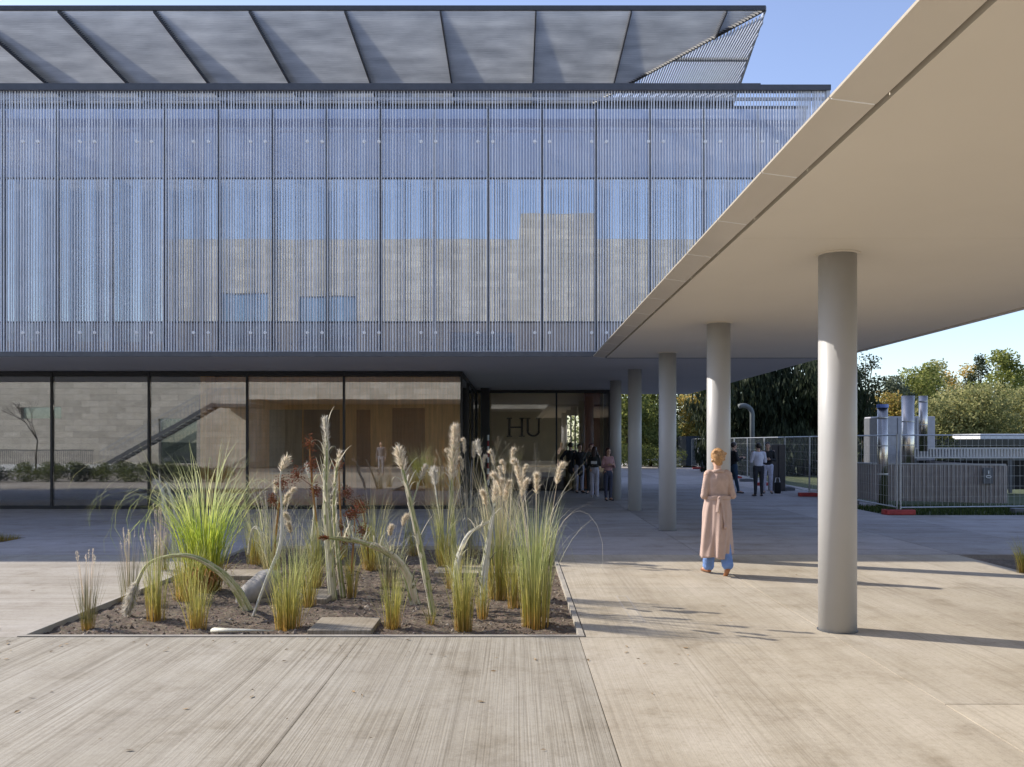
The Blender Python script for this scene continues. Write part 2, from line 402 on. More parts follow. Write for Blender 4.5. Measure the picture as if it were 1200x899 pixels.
# clods and bark chips, too many to count
rnd = random.Random(5)
cl = MB()
for i in range(5200):
    x = rnd.uniform(PX0+.03, PX1-.03); y = PY0 + .03 + (PY1-PY0-.1) * rnd.random() ** 1.25
    r = rnd.uniform(0.006, 0.02) * (1.7 if rnd.random() < 0.06 else 1)
    z = soil_z(x, y); n = len(cl.v)
    a = rnd.random() * 6.28
    for k in range(5):
        t = a + 6.28*k/5; q = r * rnd.uniform(.6, 1.3); cl.v.append((x+math.cos(t)*q*1.3, y+math.sin(t)*q, z - 0.004))
    cl.v.append((x + rnd.uniform(-.3,.3)*r, y, z + r*rnd.uniform(.5, 1.1)))
    for k in range(5): cl.f.append((n+k, n+(k+1)%5, n+5))
m, nt, out = nodes_of('clod_mat'); b = N(nt, 'ShaderNodeBsdfPrincipled'); b.inputs['Roughness'].default_value = 0.95
geo = N(nt, 'ShaderNodeNewGeometry')
nt.links.new(ramp(nt, geo.outputs['Random Per Island'], [(0.0, (0.07, 0.048, 0.03)), (0.6, (0.17, 0.125, 0.085)), (1.0, (0.42, 0.36, 0.29))]), b.inputs['Base Color'])
nt.links.new(b.outputs[0], out.inputs[0]); M_clod = m
tag(cl.build('soil_clods', M_clod), 'loose clods and chips scattered over the brown soil of the bed', 'clods', kind='stuff')
kb = MB()
kb.box(PX0-.055, PX1+.055, PY0-.055, PY0, -0.09, 0.012).box(PX0-.055, PX1+.055, PY1, PY1+.055, -0.09, 0.012)
kb.box(PX0-.055, PX0, PY0+.001, PY1-.001, -0.09, 0.012).box(PX1, PX1+.055, PY0+.001, PY1-.001, -0.09, 0.012)
tag(kb.build('bed_kerb', M_kerb, bevel=0.003), kind='structure')
# the bed at the right edge and the one at the left edge
s = soil_patch(7.3, 12.0, 10.9, 13.6, 0.1); s2 = soil_patch(-14.1, -9.5, 14.0, 16.3, 0.12)
tag(s.build('soil', M_soil, smooth=True), kind='structure'); tag(s2.build('soil', M_soil, smooth=True), kind='structure')
# access covers set in the walkway
for i, (x, y, lab) in enumerate([(738, 713, 'narrow steel slot drain set in the sunlit walkway beside the bed')]):
    p = G(x, y); t = thing('slot_drain', lab, 'drain', (p.x, p.y, 0))
    MB().box(p.x-.07, p.x+.07, p.y-.75, p.y+.75, -.02, .003).build('drain_frame', plain('drain_frame_mat', (0.42, 0.38, 0.32), 0.6), t)
    MB().box(p.x-.05, p.x+.05, p.y-.7, p.y+.7, -.02, .006).build('grate', M_conc_s, t)

rl = random.Random(21); lf = MB()
for i in range(150):
    if i < 110: x_ = rl.uniform(-5.2, 1.6); y_ = rl.choice((rl.uniform(7.2, 8.0), rl.uniform(5, 8), rl.uniform(8, 13))) 
    else: x_ = rl.uniform(-6, 7); y_ = rl.uniform(4, 13)
    a_ = rl.uniform(0, 6.28); L_ = rl.uniform(.012, .035); w_ = L_*rl.uniform(.15, .45); z_ = .006 if not (PX0 < x_ < PX1 and PY0 < y_ < PY1) else soil_z(x_, y_) + .012
    ca_, sa_ = math.cos(a_), math.sin(a_)
    lf.quad((x_-ca_*L_, y_-sa_*L_, z_), (x_+sa_*w_, y_-ca_*w_, z_+rl.uniform(0, .008)), (x_+ca_*L_, y_+sa_*L_, z_+.003), (x_-sa_*w_, y_+ca_*w_, z_+rl.uniform(0, .008)))
tag(lf.build('fallen_leaves', plain('dry_leaf', (.26, .17, .08), .8, var=.5, vscale=3)), 'dry bits of leaf scattered over the paving round the bed', 'leaf litter', kind='stuff')
# ------------------------------------------------------------------ the university building
FY, GY, QY, BY = 19.2, 20.3, 23.3, 34.7    # screen, upper glass, ground-floor glass, back wall
ZS, ZT = 3.76, 9.80
XL, XR = -30.0, 7.05
B = thing('university_building', 'long modern building with vertical rod screen over glass and louvred roof overhang', 'building', (-5, 20, 0))
MOD = 1.279
# soffit and structure slab
MB().box(XL, XR, FY+0.03, BY, ZS, ZS+0.13).build('soffit', M_bsoffit, B)
MB().box(XL, XR, FY-0.03, FY+0.027, ZS-0.01, ZS+0.10).build('soffit_edge', M_dgrey, B)
# lower spandrel, window band, upper spandrel
x = -10.91 - MOD/2
while x > XL + MOD: x -= MOD
bays = []
while x < XR - 0.2:
    bays.append((x, min(x + MOD, XR))); x += MOD
rr = random.Random(3)
for (x0, x1) in bays:
    p = MB(); n = 20
    for i in range(n):
        cx = x0 + (x1-x0) * (i + 0.5) / n + rr.uniform(-0.006, 0.006)
        wv = rr.choice((0.012, 0.015, 0.018, 0.022))
        p.box(cx - wv/2, cx + wv/2, FY, FY + 0.035, ZS + 0.02, ZT - 0.06)
    sp = p.build('screen_panel', M_rod, B)
    if x0 > -13.5:
        for zz in (8.59, 4.29):
            for cx in ((x0+x1)/2 - .165, (x0+x1)/2 + .165):
                if cx > XR - .1: continue
                MB().tube([(cx, FY-.02, zz), (cx, FY+.02, zz)], 0.036, 10).build('bolt', M_bolt, sp)
for zz, dz in ((9.58, .03),):
    MB().box(XL, XR, FY + 0.06, FY + 0.12, zz-dz, zz+dz).build('screen_rail', M_rail, B)
MXS = []; x = -7.04
while x > XL: x -= MOD
while x < XR - 0.5: x += MOD; MXS.append(x)
MXS = [q for q in MXS if q < XR - 0.6] + [XR - 0.18]
for a, b2 in zip(MXS[:-1] , MXS[1:]):
    wdw = MB().box(a+.025, b2-.025, GY, GY+.02, 4.70, 8.08).build('window', M_glass_up, B)
    MB().box(a+.03, b2-.03, GY+.35, GY+.37, 4.70, 8.08).build('blind', M_blind, wdw)
    MB().box(a+.012, b2-.012, GY-.01, GY+.02, 8.12, ZT-.05).build('spandrel_panel', M_glass_sp, B)
    MB().box(a+.012, b2-.012, GY-.01, GY+.02, ZS+.14, 4.66).build('spandrel_panel', M_glass_lo, B)
for i, q in enumerate(MXS):
    MB().box(q-.02, q+.02, GY-.06, GY+.03, ZS+.14, ZT-.08).build('mullion', M_rail if i % 6 == 3 else M_dgrey, B)
MB().box(MXS[0], MXS[-1], GY-.03, GY+.05, 8.085, 8.115).build('transom', M_dgrey, B)
MB().box(MXS[0], MXS[-1], GY-.03, GY+.05, 4.665, 4.695).build('transom', M_dgrey, B)
MB().box(MXS[-1]+.025, MXS[-1]+.05, GY-.05, BY-.3, ZS+.14, ZT-.08).build('side_wall', M_glass_sp, B)
MB().box(XL+.05, XL+.3, GY+.1, BY, 0, ZT-.08).build('side_wall', M_dgrey, B)
MB().box(XL+.3, MXS[-1], GY+.9, BY-.3, ZS+.14, ZT-.15).build('core_wall', M_dgrey, B)
MB().box(XL, XR-.1, GY-.02, BY, ZT-.045, ZT+.02).build('roof', M_coping, B)
MB().box(XL, 5.5, FY-.07, FY+.14, ZT-.07, ZT+.075).build('coping', M_coping, B)
MB().box(5.5, XR+.03, FY-.06, FY+.14, ZT-.07, ZT+.05).build('coping', M_coping, B)
MB().box(XR-.06, XR+.02, FY-.03, FY+.06, ZS, ZT-.07).build('corner_trim', M_rail, B)

MB().box(-29, -1.2, BY+.02, 62, 0, ZT).build('shade_block', M_stone, B)  # unseen block, added so its shadow covers the far paving
# roof overhang of tilted slats between deep fins
OV = MB()
ZO, ZI, YO, YI = 12.50, 12.20, 21.0, 26.2
OX1 = (897-VX)*YO/1000                       # outer corner
YD = 25.2                                     # the hip meets the rear edge about here
XI = (725-VX)*YD/1000; XE = (859-VX)*YI/1000
def zov(y): return ZI + (ZO - ZI) * (YI - y) / (YI - YO)
def xdiag(y): return OX1 + (XI - OX1) * (y - YO) / (YD - YO)
def ydiag(x): return YO + (OX1 - x) / (OX1 - XI) * (YD - YO)
ov = MB().box(-40, OX1, YO-.03, YO+.03, ZO-.05, ZO+.06).build('louvre_overhang', M_fin, B)
MB().obox((OX1, YO, ZO), (xdiag(YI), YI, zov(YI)), .05, .12).build('hip_beam', M_fin, ov)
MB().obox((OX1, YO, ZO), (XE, YI, ZI), .05, .1).build('edge_beam', M_rail, ov)
MB().box(-40, XE, YI-.04, YI+.04, ZI-.1, ZI+.1).build('rear_beam', M_fin, ov)
fx = (628 - VX) * YO / 1000; FS = 112*YO/1000
fins = []; k = -17
while fx + k * FS < OX1: fins.append(fx + k * FS); k += 1
for q in fins:
    yend = YI if q < xdiag(YI) else ydiag(q)
    s = MB(); h1 = .75*(yend-YO)/(YI-YO) + .05; w_ = .035; n = 0
    s.v = [(q-w_/2, YO, ZO-.10), (q+w_/2, YO, ZO-.10), (q+w_/2, YO, ZO+.04), (q-w_/2, YO, ZO+.04),
           (q-w_/2, yend, zov(yend)-.10), (q+w_/2, yend, zov(yend)-.10), (q+w_/2, yend, zov(yend)+h1), (q-w_/2, yend, zov(yend)+h1)]
    s.f = [(0,3,2,1),(4,5,6,7),(0,1,5,4),(1,2,6,5),(2,3,7,6),(3,0,4,7)]
    s.build('fin', M_fin, ov)
# perforated slats: chord lies close to the sun's own direction, the eye below sees metal
sl = math.radians(42); ch = 0.145; pit = 0.080
xe = [-40] + fins
for a, b2 in zip(xe, fins + [OX1]):
    s = MB(); y = YO + .06
    while y < YI - .05:
        z = zov(y); dy = ch/2*math.cos(sl); dz = ch/2*math.sin(sl)
        x1 = min(b2 - .02, xdiag(y) - .02)
        if x1 > a + .02:
            s.quad((a+.02, y-dy, z-dz), (x1, y-dy, z-dz), (x1, y+dy, z+dz), (a+.02, y+dy, z+dz))
        y += pit
    if s.v: s.build('louvre_panel', M_slat, ov)
s = MB(); x = xdiag(YI) + .05
while x < max(OX1, XE) - .03:
    ya = ydiag(x) if x < OX1 else YO + (x - OX1) / (XE - OX1) * (YI - YO)
    if ya < YI: s.box(x-.013, x+.013, ya, YI-.04, zov(24)-.02, zov(24)+.05)
    x += 0.066
s.build('louvre_panel', M_rail, ov)
MB().obox((xdiag(23.6), 23.6, zov(23.6)+.05), (6.4, 23.6, zov(23.6)+.05), .08, .08).build('cross_bar', M_fin, ov)
for q in (-38, -30, -22, -14, -6, 0, 5):
    MB().box(q, q+.2, YI-.2, YI-.05, ZT, ZI-.1).build('post', M_dgrey, ov)
MB().box(-30, 6.0, YI+.6, YI+.9, ZT+.02, ZI-.4).build('upper_wall', M_dgrey, B)
MB().box(XL+.1, XR-.5, GY+.1, YI+.5, ZT+.024, ZT+.06).build('bounce_deck', plain('bounce_deck', (.42, .40, .37), .9, var=.25, vscale=9), B)  # unseen pale deck, added to bounce sunlight onto the overhang's underside

# ground floor
mx = [-30, -26.0, -23.3, -20.64, -17.98, -15.32, -12.65, -10.0, -7.32, -4.68, -1.47]
ZG = ZS - .02
for a, b2 in zip(mx[:-1], mx[1:]):
    MB().box(a+.03, b2-.03, QY, QY+.02, .10, 3.6).build('shop_window', M_glass_gr, B)
for q in mx[1:]:
    MB().box(q-.028, q+.028, QY-.05, QY+.06, 0, ZG).build('window_post', M_dark, B)
MB().box(-30, -1.5, QY-.03, QY+.06, 3.62, ZG).build('head_frame', M_dark, B)
MB().box(-30, -1.5, QY-.04, QY+.06, 0.0, .09).build('sill_frame', M_dark, B)
# return glass and recessed entrance glass
EY = 31.8
MB().box(-1.48, -1.46, QY+.08, EY-.1, .1, 3.6).build('return_window', M_glass_gr, B)
MB().box(-1.50, -1.44, QY+.065, EY-.05, 3.62, ZG).build('head_frame', M_dark, B)
MB().box(-1.50, -1.44, QY+.065, EY-.05, 0, .09).build('sill_frame', M_dark, B)
for q in (26.1, 28.9): MB().box(-1.52, -1.42, q-.03, q+.03, .09, 3.62).build('window_post', M_dark, B)
MB().box(-1.25, -0.93, 30.6, 31.0, 0, ZS).build('dark_column', M_dark, B)
ex = [-1.44, 1.53, 3.5]
for a, b2 in zip(ex[:-1], ex[1:]):
    MB().box(a+.03, b2-.03, EY, EY+.02, .08, 3.62).build('entrance_glass', M_glass_en, B)
for q in ex: MB().box(q-.03, q+.03, EY-.04, EY+.05, 0, ZG).build('window_post', M_dark, B)
MB().box(-1.4, 3.47, EY-.03, EY+.04, 3.64, ZG).build('head_frame', M_dark, B)
MB().box(-1.4, 3.47, EY-.03, EY+.04, 0.0, .07).build('sill_frame', M_dark, B)
MB().box(3.45, 3.62, EY+.06, BY-.05, 0, ZG).build('side_wall', M_dark, B)
# interior: floor, wooden wall with doors, dark rooms to the left
MB().box(-29.7, -1.53, QY+.07, 27.0, -.05, .012).build('interior_floor', M_intfloor, B)
MB().box(-1.53, 3.44, EY+.06, BY-.06, -.05, .012).build('interior_floor', M_intfloor, B)
MB().box(-29.7, -1.53, QY+.07, 27.0, 3.70, ZG).build('interior_ceiling', M_ceil, B)
WY = 24.5
iw = MB().box(-8.6, -1.6, WY, WY+.15, .015, 3.69).build('wood_wall', M_woodw, B)
for xa, xb, zt in ((418, 434, 2.75), (460, 498, 2.8)):
    X0 = (xa-VX)*WY/1000; X1 = (xb-VX)*WY/1000
    MB().box(X0, X1, WY-.03, WY-.003, .015, zt).build('wood_door', M_woodd, B)
MB().box((316-VX)*WY/1000, (354-VX)*WY/1000, WY-.03, WY-.003, .9, 2.75).build('wood_panel', wood('interior_wood_pale', (0.5, 0.4, 0.26)), B)
MB().box((356-VX)*WY/1000, (398-VX)*WY/1000, WY-.03, WY-.003, .9, 2.75).build('wood_panel', wood('interior_wood_mid', (0.33, 0.22, 0.12)), B)
MB().box(-8.75, -8.6, QY+.4, 26.9, .015, 3.69).build('interior_wall', M_woodw, B)
MB().box(-29.7, -8.8, 26.7, 26.9, .015, 3.69).build('interior_wall', M_dgrey, B)
MB().box(-29.8, -1.6, 26.95, BY, 0, ZS-.01).build('core_wall', M_dgrey, B)
# hall wall with three narrow lit slots and lettering
HYY = 33.4
MB().box(-1.6, 2.03, HYY, HYY+.15, .012, ZG).build('hall_wall', M_hall, B)
for xa, xb in ((2.15, 2.20), (2.32, 2.37), (2.50, 3.44)):
    MB().box(xa, xb, HYY, HYY+.15, .012, ZG).build('hall_wall', M_hall, B)
MB().box(2.03, 2.50, HYY+.002, HYY+.148, 2.85, ZG).build('hall_wall', M_hall, B)
MB().box(2.03, 2.50, HYY+.002, HYY+.148, .012, 1.3).build('hall_wall', M_hall, B)
MB().box((684-VX)*.033, (702-VX)*.033, 32.6, 32.9, .012, ZG).build('wood_pier', M_red_wood, B)
lt = plain('letter_dark', (0.03, 0.022, 0.016), 0.6)
def letter(x0, x1, kind):
    s = MB(); y0, y1 = HYY-.06, HYY-.01; zb, zt = 2.02, 2.76; wd = x1-x0
    if kind == 'H':
        for sx in (x0, x1-.13-.0):
            s.box(sx+.02, sx+.11, y0, y1, zb+.04, zt-.04)
            s.box(sx-.04, sx+.17, y0, y1, zb, zb+.038); s.box(sx-.04, sx+.17, y0, y1, zt-.038, zt)
        s.box(x0+.112, x1-.112, y0, y1, (zb+zt)/2-.03, (zb+zt)/2+.03)
    else:
        s.box(x0-.04, x0+.17, y0, y1, zt-.038, zt); s.box(x1-.17, x1+.04, y0, y1, zt-.038, zt)
        s.box(x0+.02, x0+.11, y0, y1, zb+.22, zt-.04); s.box(x1-.10, x1-.03, y0, y1, zb+.22, zt-.04)
        cx = (x0+x1)/2; ro = (x1-x0)/2-.02
        for i in range(10):
            a0 = math.pi + math.pi*i/10; a1 = math.pi + math.pi*(i+1)/10
            for aa, bb in ((a0, a1),):
                pts = [(cx+ro*math.cos(aa), zb+.22+.22*math.sin(aa)), (cx+ro*math.cos(bb), zb+.22+.22*math.sin(bb)),
                       (cx+(ro-.085)*math.cos(bb), zb+.22+.15*math.sin(bb)), (cx+(ro-.085)*math.cos(aa), zb+.22+.15*math.sin(aa))]
                n = len(s.v)
                s.v += [(px, y0, pz) for px, pz in pts] + [(px, y1, pz) for px, pz in pts]
                s.f += [(n,n+1,n+2,n+3), (n+7,n+6,n+5,n+4), (n,n+4,n+5,n+1), (n+2,n+6,n+7,n+3)]
    return s
letter(-.30, .32, 'H').build('lettering', lt, B)
letter(.42, .98, 'U').build('lettering', lt, B)
for i, (cx, cy) in enumerate(((3.19, 22.8), (3.17, 27.0))):
    MB().tube([(cx, cy, 0), (cx, cy, ZS)], .18, 40).build('column', M_column, B)
for o in B.children:
    if o.name.startswith('column'):
        o.data.polygons.foreach_set('use_smooth', [len(p.vertices) == 4 for p in o.data.polygons])
# things inside and in front of the glass
t = thing('reception_desk', 'long white desk inside the hall below the dark lettering', 'desk', (1.2, 33, 0))
MB().box(.4, 2.1, 32.4, 32.9, .5, .85).build('desk_top', M_white, t, bevel=.01)
MB().box(.5, 2.0, 32.45, 32.85, .012, .5).build('plinth', M_brown, t)
t = thing('striped_post', 'thin red and white striped post beside the dark entrance column', 'post', (-.93, 29, 0))
px = (572-VX)*.029
for i in range(9):
    MB().tube([(px, 29, .35+.19*i), (px, 29, .35+.19*(i+1))], .035, 12).build('band', M_red if i % 2 else M_white, t)
MB().tube([(px, 29, .02), (px, 29, .35)], .02, 10).tube([(px, 29, 0), (px, 29, .03)], .16, 20).build('base', M_dgrey, t)

# ------------------------------------------------------------------ the walkway canopy
K = thing('walkway_canopy', 'pale flat roof over the walkway carried on a row of round columns', 'canopy', (4, 10, 0))
CZ = 3.68; CY0, CY1 = -4.0, 18.75
for ya, yb in ((CY0, 1.2), (1.204, 7.7), (7.704, 14.2), (14.204, CY1)):
    MB().box(2.0, 6.93, ya, yb, CZ, CZ+.30).build('roof_slab', M_soffit, K)
MB().box(1.962, 2.0-.002, CY0, CY1, CZ+.06, CZ+.20).build('gap_shade', M_dark, K)  # dark strip painted as the shade inside the edge groove
# edge strip of folded metal panels with open joints
yy = 4.63 - 1.285*7; pw = 1.285
jy = []
while yy < CY1 - .01:
    y1 = min(yy + pw, CY1); s = MB(); n = 0
    a, b_ = yy + .007, y1 - .007
    MB().obox((1.715, y1, CZ+.030), (1.95, y1, CZ-.001), .014, .006).build('joint_strip', M_bolt, K)
    prof = [(1.955, CZ-.003), (1.705, CZ+.03), (1.70, CZ+.040), (2.04, CZ+.312), (1.992, CZ+.302), (1.80, CZ+.09), (1.955, CZ+.05)]
    n = len(prof)
    s.v = [(x_, a, z_) for x_, z_ in prof] + [(x_, b_, z_) for x_, z_ in prof]
    s.f = [tuple(range(n)), tuple(reversed(range(n, 2*n)))] + [(i, n+i, n+(i+1) % n, (i+1) % n) for i in range(n)]
    s.build('edge_panel', M_strip, K); yy = y1
MB().box(2.05, 6.94, CY0, CY1+.03, CZ+.302, CZ+.325).build('roof_sheet', M_strip, K)
MB().box(6.95, 7.05, CY0, CY1, CZ-.01, CZ+.36).build('edge_beam', M_strip, K)
MB().box(1.99, 6.94, CY1+.005, CY1+.06, CZ-.006, CZ+.34).build('end_beam', M_dgrey, K)
for cy in (8.36, 13.25, 17.7):
    cx = 3.155
    o = MB().tube([(cx, cy, 0), (cx, cy, CZ)], .18, 48).build('column', M_column, K)
    o.data.polygons.foreach_set('use_smooth', [len(p.vertices) == 4 for p in o.data.polygons])
    MB().tube([(cx, cy, .001), (cx, cy, .006)], .192, 48).build('base_joint', M_dgrey, o)
    s = MB(); s.tube([(cx, cy, CZ-.012), (cx, cy, CZ-.002)], .215, 48).build('collar', M_soffit, o)

# ------------------------------------------------------------------ the building across the court (seen in the glass)
OY = -12.0
O = thing('stone_building', 'pale stone building across the court mirrored in the glass facade', 'building', (-10, -12, 0))
wins = [(-18.2, -15.2, 7.5, 11.0), (-13.4, -9.8, 7.4, 10.8), (-4, 0, 6.2, 8.6), (12, 16, 6.2, 8.6)]
def wall_with_holes(x0, x1, z0, z1, holes, y0, y1):
    s = MB(); xsx = sorted({x0, x1, *[h[0] for h in holes], *[h[1] for h in holes]}); zsz = sorted({z0, z1, *[h[2] for h in holes], *[h[3] for h in holes]})
    for a, b_ in zip(xsx[:-1], xsx[1:]):
        for c, d in zip(zsz[:-1], zsz[1:]):
            if any(h[0] <= a and b_ <= h[1] and h[2] <= c and d <= h[3] for h in holes): continue
            s.box(a, b_, y0, y1, c, d)
    return s
wall_with_holes(-21.8, 30, 4.72, 14.3, wins, OY-.4, OY).build('wall', M_stone, O)
wall_with_holes(-48, -18.4, 0, 4.72, [(-24.5, -21.9, 0.3, 3.4), (-34, -31.2, 3.4, 4.2)], OY-.4, OY).build('wall', M_stone, O)
MB().box(-48, -21.8, OY-.4, OY, 4.72, 8.0).build('wall', M_stone, O)
for h in wins + [(-24.5, -21.9, .3, 3.4), (-34, -31.2, 3.4, 4.2)]:
    f_ = MB().box(h[0], h[1], OY-.38, OY-.36, h[2], h[3]).build('window', M_glass_dk, O)
MB().box(-18.4, -18.0, OY-8, OY-.41, 0, 4.7).build('wall', M_stone, O)
MB().box(-18.4, 30, OY-8.4, OY-8, 0, 4.7).build('wall', M_stone_shade, O)
MB().box(-21.8, 30, OY-10, OY-.41, 4.72, 4.9).build('floor_slab', M_bsoffit, O)
MB().box(-21.8, 30, OY-10, OY-.41, 14.0, 14.25).build('roof', M_dgrey, O)
MB().box(-48, -21.9, OY-10, OY-.41, 7.7, 7.95).build('roof', M_dgrey, O)
s = MB(); s.prism([(0.3, OY-5), (5.0, OY-5), (5.0, OY-.5), (.3, OY-.5)], 14.3, 16.0)
s.build('roof_box', M_stone, O)
for q in (14, 20, 26): MB().tube([(q, OY-1.2, 0), (q, OY-1.2, 4.71)], .25, 16, ).build('column', M_column, O)
MB().box(-48, 30, OY-8, OY-.0-.41, -.09, -.02).build('floor', M_plaza, O)
# stairs against it
t = thing('outdoor_staircase', 'steel stair with railings rising across the stone wall, mirrored in the glass', 'staircase', (-23, -9, 0))
s = MB(); n = 22
for i in range(n):
    f_ = i / (n-1); x_ = -27.0 + 7.2*f_; z_ = .18 + 4.1*f_
    s.box(x_, x_+.34, -10.2, -8.8, z_-.04, z_)
s.build('steps', M_dgrey, t)
for yy in (-10.2, -8.8):
    MB().obox((-27.0, yy, .1), (-19.6, yy, 4.25), .05, .25).build('stringer', M_dgrey, t)
    r_ = MB(); r_.obox((-27.0, yy, 1.2), (-19.8, yy, 5.3), .04, .05)
    for i in range(30):
        f_ = i/29; r_.box(-27+7.2*f_-.01, -27+7.2*f_+.01, yy-.01, yy+.01, .2+4.1*f_, 1.2+4.1*f_)
    r_.build('railing', M_galv, t)
MB().box(-19.8, -17.2, -11.9, -8.8, 4.1, 4.3).build('landing', M_dgrey, t)
r_ = MB(); r_.box(-19.8, -17.2, -8.84, -8.80, 5.25, 5.3)
for i in range(20): r_.box(-19.8+.136*i-.01, -19.8+.136*i+.01, -8.83, -8.81, 4.3, 5.25)
r_.build('railing', M_galv, t)
t = thing('balustrade', 'low upright bar balustrade on a pale plinth by the stone wall, mirrored at the left', 'balustrade', (-31, -8, 0))
r_ = MB(); r_.box(-38, -26.5, -7.05, -7.0, 1.25, 1.3); i = 0
while -38 + .12*i < -26.5: r_.box(-38+.12*i-.01, -38+.12*i+.01, -7.04, -7.01, .4, 1.25); i += 1
r_.build('railing', M_dgrey, t)
MB().box(-38, -24, -7.2, -6.8, 0, .4).build('plinth', M_white, t)
# ------------------------------------------------------------------ people
def capsule(s, p0, r0, p1, r1, sc=(1, 1, 1)):
    p0 = Vector(p0); p1 = Vector(p1); n = 7
    for i in range(n + 1):
        f = i / n; p = p0.lerp(p1, f); r = r0 + (r1-r0)*f
        s.sphere(p, r, sc, 14, 9)
def fuse(s, voxel, smooth_it, name):
    me = bpy.data.meshes.new(name); me.from_pydata(s.v, [], s.f); me.update()
    bm = bmesh.new(); bm.from_mesh(me); bmesh.ops.remove_doubles(bm, verts=bm.verts, dist=1e-5)
    bm.to_mesh(me); bm.free()
    o = bpy.data.objects.new('tmp', me); C.objects.link(o)
    rm = o.modifiers.new('r', 'REMESH'); rm.mode = 'VOXEL'; rm.voxel_size = voxel; rm.use_smooth_shade = True
    sm = o.modifiers.new('s', 'SMOOTH'); sm.factor = 0.5; sm.iterations = smooth_it
    dg = bpy.context.evaluated_depsgraph_get(); dg.update()
    out_ = bpy.data.meshes.new_from_object(o.evaluated_get(dg)); out_.name = name
    bpy.data.objects.remove(o); bpy.data.meshes.remove(me)
    out_.polygons.foreach_set('use_smooth', [True]*len(out_.polygons)); return out_
SKIN = plain('skin', (0.52, 0.32, 0.23), 0.5, var=0.05)
EYEM = plain('eye_dark', (0.02, 0.015, 0.012), 0.2)
def place_mesh(me, name, mat, parent):
    o = bpy.data.objects.new(name, me); C.objects.link(o); me.materials.clear(); me.materials.append(mat); o.parent = parent
    ORG[o.name] = (0, 0, 0); return o
def person(label, x, y, heading, h=1.72, top=(0.05, 0.05, 0.05), legs=(0.05, 0.05, 0.08), shoes=(0.02, 0.02, 0.02), hair=(0.03, 0.02, 0.015),
           hairlen=0, stride=0.0, arms='down', jacket_len=0.92, sleeve=True, fem=False, wide=0.0, headturn=0.0, vox=0.011, group=None, bend=0.0, skin=SKIN):
    sc = h / 1.72
    t = thing('person', label, 'person', (x, y, 0), group)
    t.rotation_euler = (0, 0, heading); t.scale = (sc, sc, sc)
    L = {}
    for sd in (-1, 1):
        st = stride * sd
        L[sd] = dict(hip=Vector(((.078 if fem else .095)*sd, 0, .92)), knee=Vector((.10*sd, .10*st + (.07*abs(st) if st < 0 else 0), .50)),
                     ank=Vector((.105*sd, .30*st, .09 + (.10*abs(st) if st < 0 else 0))))
        a = L[sd]
        if fem: a['ank'].x = .075*sd; a['knee'].x = .082*sd
        a['toe'] = a['ank'] + Vector((.03*sd, .15, -.055)) if st >= 0 else a['ank'] + Vector((.01*sd, .10, -.13))
        sh = Vector(((.150 if fem else .185)*sd, -.01 + bend*.2, 1.385 if fem else 1.41))
        if arms == 'down': el = sh + Vector((.05*sd, -.03, -.28)); wr = el + Vector((.01*sd, .07, -.25))
        elif arms == 'fold': el = sh + Vector((.05*sd, -.02, -.285)); wr = el + Vector((-.17*sd, .24, .03))
        elif arms == 'phone': el = sh + Vector((.05*sd, .03, -.28)); wr = el + Vector((-.10*sd, .24, .06))
        elif arms == 'hips': el = sh + Vector((.16*sd, -.03, -.24)); wr = el + Vector((-.13*sd, .08, -.17))
        elif arms == 'face': 
            if sd == 1: el = sh + Vector((.10*sd, .10, -.20)); wr = el + Vector((-.13*sd, .10, .22))
            else: el = sh + Vector((.05*sd, -.02, -.28)); wr = el + Vector((.0, .10, -.24))
        a['sh'], a['el'], a['wr'] = sh, el, wr
    hd = Vector((0, .02 + bend*.3, 1.60))
    s = MB()
    capsule(s, (0, 0, .95), .125, (0, 0, 1.08), .115, (1.12, .78, 1))
    capsule(s, (0, 0, 1.10), .115, (0, bend*.15, 1.32), .135, (1.15, .78, 1))
    capsule(s, (-.10, bend*.18, 1.385), .065, (.10, bend*.18, 1.385), .065)
    capsule(s, (0, bend*.2, 1.40), .056, hd + Vector((0, -.01, -.06)), .052)
    # head: skull, jaw, nose, brow, ears
    ca, sa = math.cos(headturn), math.sin(headturn)
    def H(v): return hd + Vector((v[0]*ca - v[1]*sa, v[0]*sa + v[1]*ca, v[2]))
    s.sphere(H((0, -.008, .025)), .094, (.84, 1.02, 1.04), 20, 14)
    s.sphere(H((0, .022, -.05)), .062, (.88, .95, 1.0), 16, 10)
    s.sphere(H((0, .055, -.082)), .024, (1, .9, .8))
    capsule(s, H((0, .092, .012)), .009, H((0, .108, -.022)), .014)
    s.sphere(H((0, .082, -.052)), .017, (1.5, .7, .6))
    for e in (-1, 1): s.sphere(H((.079*e, -.005, -.005)), .022, (.45, .8, 1.2))
    for sd in (-1, 1):
        a = L[sd]
        capsule(s, a['hip'], .088, a['knee'], .055); capsule(s, a['knee'], .054, a['ank'], .036)
        capsule(s, a['ank'], .036, a['toe'], .026)
        capsule(s, a['sh'], .050, a['el'], .038); capsule(s, a['el'], .038, a['wr'], .026)
        d = (a['wr'] - a['el']).normalized(); up_ = Vector((0, 0, 1)) if abs(d.z) < .7 else Vector((0, 1, 0))
        wdir = d.cross(Vector((sd, 0, 0))).normalized() if abs(d.z) > .7 else up_
        palm = a['wr'] + d*.055
        capsule(s, a['wr'], .024, palm, .026)
        for k_, ln in enumerate((.075, .085, .08, .062)):
            o_ = wdir * ((k_-1.5)*.017); kn = palm + d*.03 + o_; mid = kn + d*ln*.5 + Vector((-sd*.008, 0, 0)); tip = mid + d*ln*.42 + Vector((-sd*.018, 0, 0))
            capsule(s, palm + o_*.8, .0105, kn, .0095); capsule(s, kn, .0095, mid, .0085); capsule(s, mid, .0085, tip, .0075)
        th0 = a['wr'] + d*.02 + wdir*.02
